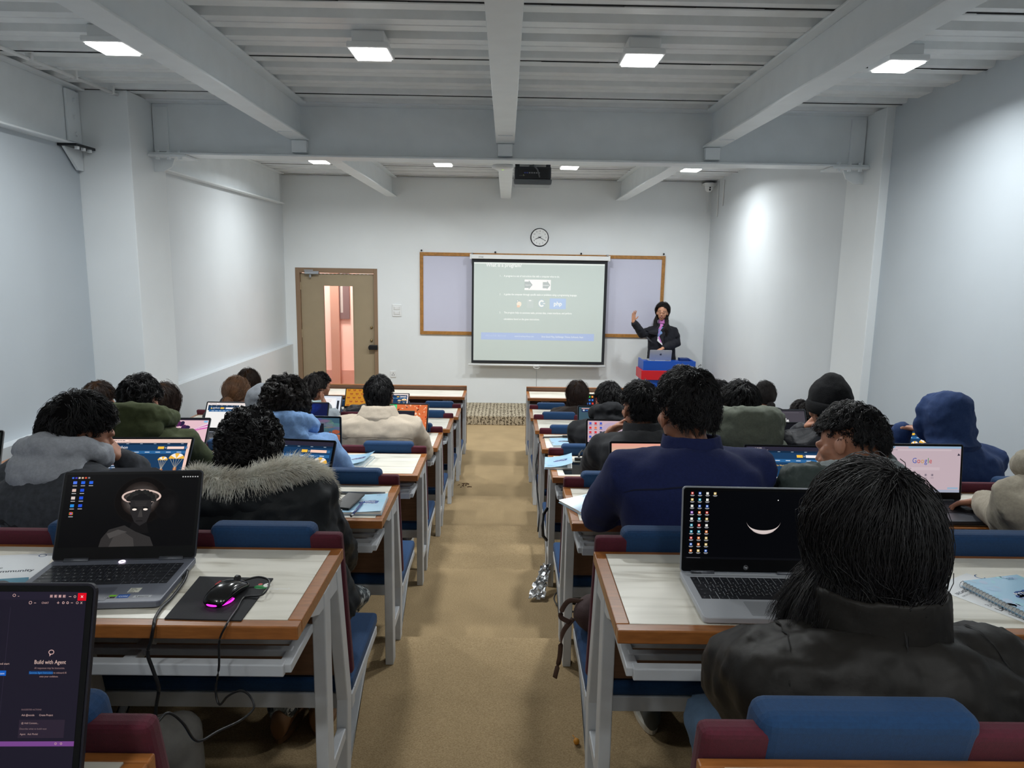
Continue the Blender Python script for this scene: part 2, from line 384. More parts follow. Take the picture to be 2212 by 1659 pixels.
def room():
    m = MB()
    prev = -1.6
    for i, k in enumerate('ABCDEF'):
        e = NEAR[k] + 0.485; m.box(-3.45, 3.2, prev, e, -0.3, FLOORZ[k]); prev = e
    m.box(-3.45, 3.2, prev, YW + 0.2, -0.3, 0.0)
    structure(m.build('floor', M_CARPET, bevel=0.006))
    structure(MB().box(-1.75, XR, 9.72, YW, 0.0, 0.13).build('stage_floor', M_STAGE, bevel=0.008))
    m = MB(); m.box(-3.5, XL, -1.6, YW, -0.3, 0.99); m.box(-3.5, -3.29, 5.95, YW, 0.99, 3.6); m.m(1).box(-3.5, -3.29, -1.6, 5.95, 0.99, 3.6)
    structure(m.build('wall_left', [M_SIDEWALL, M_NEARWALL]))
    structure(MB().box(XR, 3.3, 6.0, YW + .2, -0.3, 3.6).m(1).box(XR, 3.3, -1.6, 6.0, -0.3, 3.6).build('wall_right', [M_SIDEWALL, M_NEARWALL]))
    m = MB(); dx0, dx1, dz = -3.135, -1.918, 2.13
    m.box(-3.5, dx0, YW, YW + .15, 0, 3.6); m.box(dx1, 3.3, YW, YW + .15, 0, 3.6); m.box(dx0, dx1, YW, YW + .15, dz, 3.6)
    structure(m.build('wall_front', M_WALL))
    structure(MB().box(-3.5, 3.3, -1.8, -1.6, -0.3, 3.6).build('wall_back', M_WALL))
    # trapezoid steel deck, ribs running across the room
    prof = []; y = -1.6; per = 0.3243; y0 = 3.84 - 30 * per
    k = 0
    while y0 + k * per < YW + 0.3:
        a = y0 + k * per
        prof += [(a, ZC), (a + 0.022, ZC + .062), (a + 0.120, ZC + .062), (a + 0.142, ZC), (a + 0.225, ZC), (a + 0.229, ZC + .006), (a + 0.237, ZC + .006), (a + 0.241, ZC)]
        k += 1
    prof = [(min(max(p[0], -1.6), YW), p[1]) for p in prof]
    m = MB(); n = len(prof)
    V = [(-3.5, p[0], p[1]) for p in prof] + [(3.2, p[0], p[1]) for p in prof] + [(-3.5, -1.6, 3.62), (-3.5, YW, 3.62), (3.2, -1.6, 3.62), (3.2, YW, 3.62)]
    m.add(V, [(i, i + 1, n + i + 1, n + i) for i in range(n - 1)] + [(2 * n, 2 * n + 1, 2 * n + 3, 2 * n + 2)])
    ceil = structure(m.build('ceiling', M_DECK))
    g = MB()
    for j in range(-6, 8):
        yy = 3.715 + j * per * 3
        if yy < YW - .1:
            rg = random.Random(j); xs = [-3.3 + 0.35 * q for q in range(19)]
            for a, b in zip(xs, xs[1:]): g.box(a, b + .01, yy, yy + 0.010 + 0.010 * rg.random(), ZC - 0.003, ZC + 0.004)
    g.build('sheet_joint', M_GAP, ceil)
    # main girder across the room, joists along it
    def ibeam(x0, x1, y0, y1, zb, zt, along, fl, name, label):
        m = MB(); t = 0.014
        if along == 'x':
            yc = (y0 + y1) / 2
            m.box(x0, x1, y0, y1, zb, zb + t); m.box(x0, x1, y0, y1, zt - t, zt); m.box(x0, x1, yc - .005, yc + .005, zb + t, zt - t)
        else:
            xc = (x0 + x1) / 2
            m.box(x0, x1, y0, y1, zb, zb + t); m.box(x0, x1, y0, y1, zt - t, zt); m.box(xc - .005, xc + .005, y0, y1, zb + t, zt - t)
        o = m.build(name, M_BEAM, bevel=0.002, bseg=1); o['label'] = label; o['category'] = 'beam'
        return structure(o)
    gird = ibeam(-2.885, 2.93, 5.945, 6.155, 3.038, ZC, 'x', 0, 'main_beam', 'grey steel main beam crossing the room between the two columns')
    names = {-1.69: 'door side', -0.023: 'middle', 1.665: 'podium side'}
    for xc, nm in names.items():
        for (a, b, wh) in ((-1.6, 6.035, 'on the camera side of the main beam'), (6.065, YW, 'between the main beam and the front wall')):
            o = ibeam(xc - .075, xc + .075, a, b, 3.175, ZC - 0.001, 'y', 0, 'joist_beam', 'grey steel joist, %s one, %s' % (nm, wh))
            if a < 0:
                MB().box(xc - .055, xc + .055, 5.62, 5.63, 3.168, 3.175).build('weld_seam', M_BEAM, o)
                MB().box(xc - .06, xc + .06, 5.985, 6.04, 3.075, 3.172).build('end_plate', M_BEAM, o, bevel=.003)
    for a, b, wh in ((-1.6, 5.665, 'near the camera'), (6.235, 10.52, 'beyond the column')):
        o = ibeam(-3.345, -3.195, a, b, 3.03, ZC - .001, 'y', 0, 'wall_beam', 'white steel beam along top of the wall with the ledge, %s' % wh)
        if a < 0:
            p = MB().box(-3.262, -3.245, 5.50, 5.665, 3.06, 3.43).build('end_plate', M_BEAM, o, bevel=.003)
            for z in (3.12, 3.24, 3.36): MB().lathe([(0, 0), (.017, 0), (.017, .014), (0, .014)], (-3.245, 5.59, z), 6, 'x').build('bolt', M_BEAM, p)
            MB().box(-3.36, -3.15, 5.42, 5.665, 3.012, 3.03).build('seat_plate', M_DARKMETAL, o)
            MB().prism([(5.44, 3.012), (5.665, 3.012), (5.665, 2.86), (5.60, 2.86)], 'x', -3.27, -3.25).build('bracket', M_BEAM, o)
            for y in (5.46, 5.54, 5.62): MB().lathe([(0, 0), (.018, 0), (.018, .02), (0, .02)], (-3.17, y, 2.992), 6).build('bolt', M_BEAM, o)
    for x0, x1, y0, y1, nm in ((-3.3, -2.885, 5.67, 6.23, 'white square column standing out from the wall with the ledge'), (2.93, 3.05, 5.75, 6.32, 'white column set almost flush in the podium side wall')):
        o = MB().box(x0, x1, y0, y1, 0, ZC).build('column', M_WALL, bevel=.006); o['label'] = nm; o['category'] = 'column'; structure(o)
    # bolted ends of the girder
    for s, xe in ((1, -2.885), (-1, 2.93)):
        p = MB().box(xe + s * .01, xe + s * .13, 6.03, 6.046, 3.07, 3.42).build('end_plate', M_BEAM, gird, bevel=.002)
        for z in (3.14, 3.245, 3.35):
            for x in ((.07,) if s > 0 else (.045, .095)):
                MB().lathe([(0, 0), (.019, 0), (.019, .014), (0, .014)], (xe + s * x, 6.032, z), 6, 'y').build('bolt', M_BEAM, p)
        MB().box(min(xe, xe + s * .30), max(xe, xe + s * .30), 5.93, 6.17, 3.018, 3.036).build('seat_plate', M_BEAM, gird, bevel=.002)
        q = [(xe, 3.018), (xe + s * .17, 3.018), (xe + s * .14, 2.95), (xe + s * .07, 2.91), (xe, 2.91)]
        MB().prism(q, 'y', 6.03, 6.05).build('bracket', M_BEAM, gird)
        for x in (.06, .15, .24):
            MB().lathe([(0, 0), (.017, 0), (.017, .018), (0, .018)], (xe + s * x, 5.97, 3.000), 6).build('bolt', M_BEAM, gird)
            MB().lathe([(0, 0), (.017, 0), (.017, .018), (0, .018)], (xe + s * x, 5.97, 3.052), 6).build('bolt', M_BEAM, gird)
    # conduit under the deck edge
    a, b = at(0, 102, Z=3.425), at(262, 208, Z=3.425)
    d = b - a; p0 = a - d * 1.2
    t = MB().tube([p0, b], .013, 8); 
    o = t.build('conduit', M_WHITEP, smooth=True); tag(o, 'thin white conduit pipe under the ceiling deck above the wall beam', 'pipe')
    cl = MB()
    for q in (0.2, 0.55, 0.9): c = a + d * q; MB().box(c.x - .02, c.x + .02, c.y - .01, c.y + .01, c.z - .015, ZC + .01).build('clip', M_WHITEP, o)
    for (x, z0, z1, nm) in ((1565, 388, 445, 'shorter'), (1553, 390, 468, 'longer')):
        p0, p1 = at(x, z0, X=2.992), at(x - 4, z1, X=2.992)
        tag(MB().tube([p0, p1], .008, 6).build('conduit', M_WHITEP, smooth=True), 'thin %s white conduit running down the podium side wall from the ceiling' % nm, 'pipe')
room()

# ------------------------------------------------------------------ lamps
def lamps():
    where = ['by the ledge wall', 'between the door side and middle joists', 'between the middle and podium side joists', 'by the podium side wall']
    for i, (x, y) in enumerate(LAMP_SPOTS):
        t = thing('ceiling_light', 'square white led panel %s, %s' % (where[i % 4], ['before the main beam', 'beyond the main beam', 'added behind camera as fill'][i // 4]), 'light', (x, y, 3.35), 0, 'square led ceiling lights')
        m = MB(); m.box(-.115, .115, -.125, .125, .012, .045); m.box(-.09, .09, -.10, .10, .045, .109)
        m.build('housing', M_WHITEP, t, bevel=.008)
        MB().box(-.098, .098, -.107, .107, .002, .014).build('diffuser', emit('led_panel', (255, 255, 252), 10), t, bevel=.004)
        l = bpy.data.lights.new('led', 'AREA'); l.shape = 'RECTANGLE'; l.size = .19; l.size_y = .21; l.energy = LAMP_W[i // 4]; l.color = (0.965, 1.0, 1.0); l.spread = LAMP_SPREAD[i // 4]
        lo = link(bpy.data.objects.new('led', l), t); lo.location = (0, 0, -.002)
lamps()

# ------------------------------------------------------------------ door, corridor behind it
def door():
    P = lambda zx, zy, Y=10.74: at(600 + zx / 4.1475, 480 + zy / 4.1475, Y=Y)
    x0, x1, zt, zb = -3.135, -1.918, 2.13, 0.0
    t = bpy.data.objects.new('door_1', None); link(t); structure(t); t['label'] = 'khaki metal door with a tall narrow glass pane in the front wall'; t['category'] = 'door'
    m_leaf = mat('khaki_door_paint', (160, 144, 118), 0.55, noise=0.03, nscale=5)
    m_fr = mat('brown_door_frame', (142, 116, 92), 0.55)
    f = MB(); f.box(x0, x0 + .065, YW - .005, YW + .13, zb, zt); f.box(x1 - .055, x1, YW - .005, YW + .13, zb, zt); f.box(x0 + .065, x1 - .055, YW - .005, YW + .13, zt - .075, zt)
    f.build('door_frame', m_fr, t, bevel=.003)
    gx0, gx1 = P(412, 600).x, P(672, 600).x; gt = P(540, 572).z; gb = 0.30
    l = MB(); a, b, top = x0 + .07, x1 - .058, zt - .08; y0, y1 = YW + .03, YW + .075
    l.box(a, gx0, y0, y1, zb + .01, top); l.box(gx1, b, y0, y1, zb + .01, top); l.box(gx0, gx1, y0, y1, gt, top); l.box(gx0, gx1, y0, y1, zb + .01, gb)
    leaf = l.build('door_leaf', m_leaf, t)
    g = MB(); w_ = .016
    g.box(gx0 - w_, gx0, y0 - .006, y0 + .006, gb, gt + w_); g.box(gx1, gx1 + w_, y0 - .006, y0 + .006, gb, gt + w_); g.box(gx0, gx1, y0 - .006, y0 + .006, gt, gt + w_)
    g.build('glazing_bead', m_leaf, leaf)
    MB().box(gx0, gx1, y0 + .02, y0 + .024, gb, gt).build('glass_pane', M_GLASS, leaf)
    h = MB(); c = P(310, 450); h.box(c.x - .10, c.x + .11, YW - .035, YW + .03, c.z - .024, c.z + .022); h.tube([(c.x - .02, YW - .01, c.z - .03), (c.x - .02, YW - .01, c.z - .075)], .018, 8)
    h.build('door_closer', M_SILVER, t, bevel=.008)
    MB().box(c.x - .10, c.x + .03, YW - .045, YW - .037, c.z + .026, c.z + .040).build('closer_arm', M_SILVER, t)
    for zy in (942, 1058):
        c = P(842, zy); MB().ell((c.x, y0 - .012, c.z), (.02, .018, .02)).build('knob', mat('brass', (150, 132, 96), .35, metal=.8), leaf, smooth=True)
    c = P(860, 1118); k = MB(); k.prism([(c.x - .062, c.z - .036), (c.x + .068, c.z - .036), (c.x + .068, c.z + .036), (c.x - .05, c.z + .036), (c.x - .07, c.z + .014), (c.x - .07, c.z - .014)], 'y', YW - .035, YW + .03)
    lk = k.build('door_lock', M_DARKMETAL, leaf, bevel=.006)
    MB().box(c.x + .035, c.x + .048, YW - .04, YW - .033, c.z - .026, c.z + .026).build('latch', M_BLACKP, lk)
    for z in (0.4, 1.15, 1.86): MB().tube([(a - .003, YW + .02, z - .06), (a - .003, YW + .02, z + .06)], .010, 8).build('hinge', m_leaf, t)
    dash = MB()
    for i in range(16): dash.box(a + .12 + i * .058, a + .145 + i * .058, y0 - .002, y0, top - .012, top - .004)
    dash.build('worn_paint_edge', M_WHITEP, leaf)
    # corridor seen through the pane
    pink = mat('pink_corridor_paint', (246, 204, 192), 0.6); Yc = 12.6
    m = MB(); m.box(-7, 0.5, Yc, Yc + .1, 0, 3.3); m.box(-7.1, -7, YW + .15, Yc, 0, 3.3); m.box(.5, .6, YW + .15, Yc, 0, 3.3)
    structure(m.build('wall_corridor', pink))
    structure(MB().box(-7, .6, YW + .15, Yc, 3.3, 3.4).build('ceiling_corridor', M_WALL))
    structure(MB().box(-7, .6, YW + .15, Yc, -.1, 0.0).build('floor_corridor', mat('corridor_tile', (196, 160, 146), .35)))
    q = lambda zx, zy: P(zx, zy, Yc)
    brown = mat('brown_pink_pilaster', (190, 142, 124), .6)
    structure(MB().box(q(484, 700).x, q(560, 700).x, Yc - .12, Yc, 0, 3.3).build('trim_1', brown))
    structure(MB().box(-7, .5, Yc - .02, Yc, 0, q(620, 1325).z).build('trim_2', mat('brown_pink_dado', (204, 152, 138), .6)))
    wn = MB(); wx0, wx1, wz0, wz1 = q(505, 600).x, q(643, 600).x, q(600, 865).z, 2.6; fr = .11
    wn.box(wx1 - fr, wx1, Yc - .05, Yc, wz0, wz1); wn.box(wx0, wx0 + fr, Yc - .05, Yc, wz0, wz1); wn.box(wx0 + fr, wx1 - fr, Yc - .05, Yc, wz0, wz0 + fr); wn.box(wx0 + fr, wx1 - fr, Yc - .05, Yc, wz1 - fr, wz1)
    wo = structure(wn.build('window_1', mat('purple_brown_window_frame', (118, 92, 92), .5)))
    MB().box(wx0 + fr, wx1 - fr, Yc - .03, Yc - .02, wz0 + fr, wz1 - fr).build('window_pane', mat('frosted_grey_pane', (190, 180, 176), .25), wo)
    l = bpy.data.lights.new('corridor_lamp', 'AREA'); l.size = .5; l.energy = 105; l.color = (1, .95, .9)
    lo = link(bpy.data.objects.new('corridor_lamp', l)); lo.location = (-3.0, 11.6, 3.25)
door()

# ------------------------------------------------------------------ things on the front wall
def front_wall():
    Y = YW
    P = lambda x, y, Y=YW: at(x, y, Y=Y)
    # whiteboard
    x0, x1, z0, z1 = -1.283, 2.36, 1.168, 2.384
    t = thing('whiteboard', 'wide lavender-white whiteboard in a wooden frame behind the projection screen', 'whiteboard', ((x0 + x1) / 2, Y, (z0 + z1) / 2))
    W, H, b = (x1 - x0) / 2, (z1 - z0) / 2, .05
    MB().box(-W + b, W - b, -.012, 0, -H + b, H - b).build('board', mat('whiteboard_surface', (206, 207, 226), .22, noise=.02, nscale=1.5), t)
    f = MB(); f.box(-W, W, -.025, 0, H - b, H); f.box(-W, W, -.025, 0, -H, -H + b); f.box(-W, -W + b, -.025, 0, -H + b, H - b); f.box(W - b, W, -.025, 0, -H + b, H - b)
    f.build('frame', mat('teak_frame', (168, 118, 58), .45, noise=.2, nscale=14, stretch=(2, 2, 2)), t, bevel=.003)
    for i, (hx, hy) in enumerate(((911, 541), (1070, 545), (1255, 548), (1433, 549))):
        c = P(hx, hy); h = MB(); h.tube([(c.x, Y, c.z), (c.x, Y - .03, c.z)], .008, 6); h.ell((c.x, Y - .032, c.z), (.014, .01, .014))
        tag(h.build('wall_hook', M_DARKMETAL, smooth=True), ['small dark hook above the corner of whiteboard facing the door', 'small dark hook above screen case, door side of the clock', 'small hook above screen case, podium side of the clock', 'small hook above the whiteboard corner over the lecturer'][i], 'hook', 'hooks above the whiteboard')
    # projection screen
    Ys = 10.56
    tl, tr = P(1017, 552, Ys), P(1316, 556, Ys); zc = (tl.z + tr.z) / 2 - .02
    t = thing('projection_screen', 'pull-down projection screen showing a slide about programs', 'screen', ((tl.x + tr.x) / 2, Ys, zc)); cx = (tl.x + tr.x) / 2
    hw = (tr.x - tl.x) / 2
    MB().box(-hw, hw, -.035, .045, -.028, .035).build('case', M_WHITEP, t, bevel=.008)
    for s in (-1, 1):
        MB().box(s * hw - .012, s * hw + .012, -.04, .05, -.034, .042).build('end_cap', M_WHITEP, t, bevel=.004)
        MB().box(s * (hw - .02) - .01, s * (hw - .02) + .01, -.01, .108, .042, .06).build('bracket', M_SILVER, t)
    q = Pic(100, 10, (236, 237, 236)); q.text(4, 8, 'STAR', 9, (90, 92, 96)); q.build('case_lettering', M_PRINT, .35, t, org=(-hw + .1, -.0362, -.02))
    zb = P(1160, 786, Ys).z - zc; ws = (P(1309, 675, Ys).x - P(1019, 675, Ys).x) / 2
    MB().box(-ws, ws, -.003, .003, zb, -.028).build('border_cloth', mat('black_screen_border', (30, 33, 38), .8), t)
    i0, i1 = P(1024, 571, Ys), P(1301, 782, Ys); i1x = P(1305.5, 600, Ys).x
    W, H = 1306, 985; S = Pic(W, H, (201, 211, 207)); o = lambda x, y: (x - 662, y - 458)
    white = (250, 252, 250)
    S.rect(0, 0, W, 16, (232, 238, 234), 1)
    def tx(x, y, s, h, col=white, sx=1.0, bold=False, al='l'):
        a, b = o(x, y); S.text(a, b, s, h, col, 2, al, bold, sx)
    tx(782, 500, 'What is a program?', 52, bold=True, sx=.86)
    tx(918, 598, '1.', 27); tx(962, 598, 'A program is a set of instructions that tells a computer what to do.', 27, sx=.755, bold=True)
    tx(918, 780, '2.', 27); tx(964, 780, 'It guides the computer through specific tasks or problems using a programming language.', 27, sx=.755, bold=True)
    tx(918, 963, '3.', 27); tx(966, 963, 'The program helps to automate tasks, process data, create interfaces, and perform', 27, sx=.755, bold=True)
    tx(966, 1028, 'calculations based on the given instructions.', 27, sx=.755, bold=True)
    a, b = o(1170, 622); S.rect(a, b, 262, 104, (255, 252, 252), 1)
    grey = (190, 196, 196)
    S.poly([(a, b + 20), (a + 42, b + 20), (a + 42, b + 4), (a + 80, b + 52), (a + 42, b + 100), (a + 42, b + 84), (a, b + 84)][::-1], grey, 2)
    S.poly([(a + 182, b + 22), (a + 224, b + 22), (a + 224, b + 6), (a + 258, b + 52), (a + 224, b + 96), (a + 224, b + 84), (a + 182, b + 84)][::-1], grey, 2)
    S.text(a + 6, b + 60, 'inputs', 24, (240, 240, 240), 3); S.text(a + 184, b + 60, 'outputs', 20, (255, 255, 255), 3)
    # four small language marks
    a, b = o(1082, 820); S.ell(a + 26, b + 26, 22, 24, (196, 206, 206), 1); S.ell(a + 36, b + 48, 24, 26, (250, 238, 222), 2); S.ell(a + 30, b + 70, 16, 12, (248, 214, 190), 3); S.ell(a + 20, b + 16, 5, 5, white, 3)
    a, b = o(1198, 820); S.rect(a, b, 64, 84, (206, 214, 212), 1); S.rect(a + 18, b + 6, 24, 10, white, 2)
    a, b = o(1345, 858); S.poly([(a + 38 * math.sin(k * math.pi / 3), b - 50 * math.cos(k * math.pi / 3)) for k in range(6)], (198, 210, 216), 1); S.ring(a, b, 30, 34, 15, white, 2, a0=.7, a1=5.6); S.rect(a + 14, b - 4, 22, 8, white, 3)
    a, b = o(1426, 806); S.rect(a, b, 163, 106, (188, 207, 238), 1); S.text(a + 82, b + 70, 'php', 56, white, 2, 'c', True)
    a, b = o(738, 1158); S.rect(a, b, 1146, 72, (184, 200, 236), 1)
    S.text(a + 42, b + 40, '+977-1-4117578 , 9851121220', 24, (208, 220, 244), 2, sx=.70); S.text(a + 340, b + 42, 'www.broadwayinfosys.com', 26, (232, 240, 252), 2, sx=.68); S.text(a + 612, b + 43, 'Shree Ganesh Marg, Subidhanagar, Tinkune, Kathmandu, Nepal', 26, white, 2, sx=.64)
    sl = S.build('slide', M_PROJ, i1x - i0.x, t, layer=.0002, org=(i0.x - cx, -.006, i1.z - zc))
    wb = P(1012, 787, Ys), P(1307, 792, Ys); wz = (wb[0].z + wb[1].z) / 2 - zc
    MB().tube([(wb[0].x - cx, 0, wz), (wb[1].x - cx, 0, wz)], .016, 10).build('weight_bar', M_WHITEP, t, smooth=True)
    hd = P(1159, 794, Ys); hx, hz = hd.x - cx, wz - .03
    MB().tube([(hx - .05, -.01, hz + .005), (hx - .03, -.01, hz + .02), (hx + .03, -.01, hz + .02), (hx + .05, -.01, hz + .005), (hx + .02, -.01, hz - .012), (hx - .02, -.01, hz - .012), (hx - .05, -.01, hz + .005)], .006, 6).build('pull_handle', M_WHITEP, t, smooth=True)
    MB().tube([(hx, -.01, hz), (hx + .002, -.01, hz - .34)], .004, 6).build('pull_cord', mat('grey_cord', (140, 142, 145), .7), t)
    # clock
    c = P(1165.5, 513); t = thing('wall_clock', 'round white wall clock with a chrome rim above the screen', 'clock', (c.x, Y, c.z)); R = .138
    MB().lathe([(0, 0), (R, 0), (R, .03), (R * .96, .04), (R * .9, .03), (0, .03)], (0, 0, 0), 40, 'y').build('rim', mat('satin_chrome', (206, 210, 212), .35, metal=.4), t, smooth=False, bevel=.002)
    D = Pic(100, 100, (238, 239, 238)); D.v, D.f, D.c, D.n = [], [], [], 0
    D.ell(50, 50, 49, 49, (236, 238, 238), 0, 48)
    for h in range(1, 13):
        a = h * math.pi / 6; D.text(50 + 37 * math.sin(a), 50 - 37 * math.cos(a) + 4, str(h), 12, (40, 42, 46), 1, 'c')
    D.text(50, 29, 'ajanta', 5, (90, 92, 96), 1, 'c')
    dl = R * 1.8; D.build('dial', M_PRINT, dl, t, org=(-dl / 2, -.0315, -dl / 2))
    def hand(ang, ln, wd, nm):
        d = np.array([math.sin(ang), math.cos(ang)]); n_ = np.array([d[1], -d[0]])
        MB().prism([tuple(-d * .02 + n_ * wd), tuple(d * ln + n_ * wd * .5), tuple(d * ln - n_ * wd * .5), tuple(-d * .02 - n_ * wd)], 'y', -.036, -.034).build(nm, M_BLACKP, t)
    hand(math.radians(247), .072, .006, 'hour_hand'); hand(math.radians(118), .105, .0045, 'minute_hand'); hand(math.radians(60), .05, .0015, 'second_hand')
    # switch plate, wall sockets
    c = P(857.5, 670.5); t = thing('light_switch', 'white double light switch plate beside the door', 'switch', (c.x, Y, c.z))
    MB().box(-.07, .07, -.012, 0, -.09, .09).build('plate', M_WHITEP, t, bevel=.005)
    for z in (.035, -.035):
        r = MB().box(-.048, .048, -.017, -.011, z - .025, z + .025).build('rocker_module', mat('switch_grey_white', (218, 220, 220), .35), t, bevel=.003)
        MB().box(-.03, .03, -.0185, -.0168, z - .018, z + .018).build('rocker', M_WHITEP, r, bevel=.001)
    for (px, py, lb, xw) in ((849.5, 808, 'white power socket low on front wall beside the door', None), (1527, 738, 'white power socket on the wall beside the lecturer', 1)):
        c = P(px, py); t = thing('wall_socket', lb, 'socket', (c.x, Y, c.z), 0)
        MB().box(-.045, .045, -.01, 0, -.05, .05).build('plate', M_WHITEP, t, bevel=.004)
        for (hx, hz) in ((0, .014), (-.014, -.012), (.014, -.012)): MB().box(hx - .005, hx + .005, -.0112, -.0098, hz - .007, hz + .007).build('socket_hole', M_BLACKP, t)
    a, b = P(1537, 740, 10.66), P(1531, 770, 10.66); e = P(1527, 800, 10.66)
    tag(MB().tube([(a.x, 10.68, a.z + .02), (a.x, 10.66, a.z), (b.x, 10.67, b.z), (e.x - .02, 10.67, e.z), (e.x - .05, 10.66, .62), (e.x + .0, 10.66, .135)], .008, 6).build('power_cable', M_BLACKP, smooth=True), 'black power cable hanging down front wall beside the podium', 'cable')
    MB().box(a.x - .02, a.x + .02, 10.655, 10.70, a.z, a.z + .05).build('plug', M_BLACKP, bpy.data.objects['power_cable'], bevel=.004)
front_wall()

def ceiling_things():
    # projector
    c = at(1150, 382, Y=6.75); t = thing('projector', 'dark grey projector hanging upside down beneath the ceiling', 'projector', (c.x, 6.75, c.z))
    d = mat('projector_dark', (44, 46, 52), .45)
    MB().box(-.165, .165, -.13, .13, -.035, .075).build('body', d, t, bevel=.012)
    MB().prism([(-.168, -.085), (.168, -.085), (.175, -.035), (-.175, -.035)], 'y', -.135, .135).build('lower_shell', mat('projector_grey', (112, 116, 120), .4), t, bevel=.01)
    q = Pic(100, 26, (30, 32, 36))
    for i in range(7): q.rect(22 + i * 7.5, 10, 5, 4, (150, 152, 156) if i > 1 else (70, 80, 160))
    q.ell(20, 20, 2, 2, (190, 190, 120)); q.bars(6, 20, 1, 30, 2, 1, (120, 122, 126), 3)
    q.build('port_panel', M_PRINT, .28, t, org=(-.14, -.1325, -.02))
    for s in (-1, 1): MB().box(s * .14 - .02, s * .14 + .02, -.10, -.06, .075, .10).build('foot', d, t, bevel=.004)
    MB().box(-.03, .03, .0, .06, .075, ZC - c.z + .005).build('mount_pole', M_WHITEP, t, bevel=.004)
    MB().box(-.16, .16, -.06, .10, .098, .112).build('mount_plate', M_WHITEP, t)
    MB().tube([(-.18, -.02, .19), (-.12, -.12, .17), (-.02, -.15, .12), (.04, -.16, .04), (.06, -.14, -.02)], .007, 6).build('signal_cable', mat('grey_cable', (112, 114, 118), .6), t, smooth=True)
    MB().tube([(-.3, .05, .21), (-.2, -.1, .20), (-.16, -.15, .12), (-.15, -.14, .05)], .006, 6).build('power_lead', M_BLACKP, t, smooth=True)
    c = at(1086, 361, Z=3.15); t = thing('access_point', 'flat round white wireless access point under middle joist', 'access point', (c.x, c.y, 3.125))
    MB().lathe([(0, 0), (.07, .0), (.105, .014), (.11, .03), (.10, .044), (0, .044)], n=32).build('disc', M_WHITEP, t, smooth=True)
    MB().lathe([(0, -.003), (.012, -.003), (.012, .002), (0, .002)], n=12).build('status_light', emit('lime_led', (190, 235, 120), .8), t)
    MB().box(-.05, .05, -.05, .05, .04, .051).build('mount', M_WHITEP, t)
    c = at(1532, 399, Y=10.5); t = thing('security_camera', 'small white dome security camera high in the corner', 'camera', (c.x, 10.5, c.z))
    MB().lathe([(0, -.10), (.03, -.098), (.052, -.075), (.06, -.045), (.06, -.02), (0, -.02)], n=24).build('dome', M_WHITEP, t, smooth=True)
    m = MB(); m.lathe([(0, -.025), (.072, -.025), (.074, .02), (0, .02)], n=24); m.box(-.05, .12, 0, .2, .0, .03); m.build('bracket', M_WHITEP, t)
    for z in (-.045, -.075): MB().ell((.0, -.052, z), (.014, .012, .014)).build('lens', M_BLACKP, t, smooth=True)
    MB().tube([(.03, .18, .0), (.05, .19, -.2), (.045, .19, -.38)], .006, 6).build('camera_lead', M_WHITEP, t)
ceiling_things()
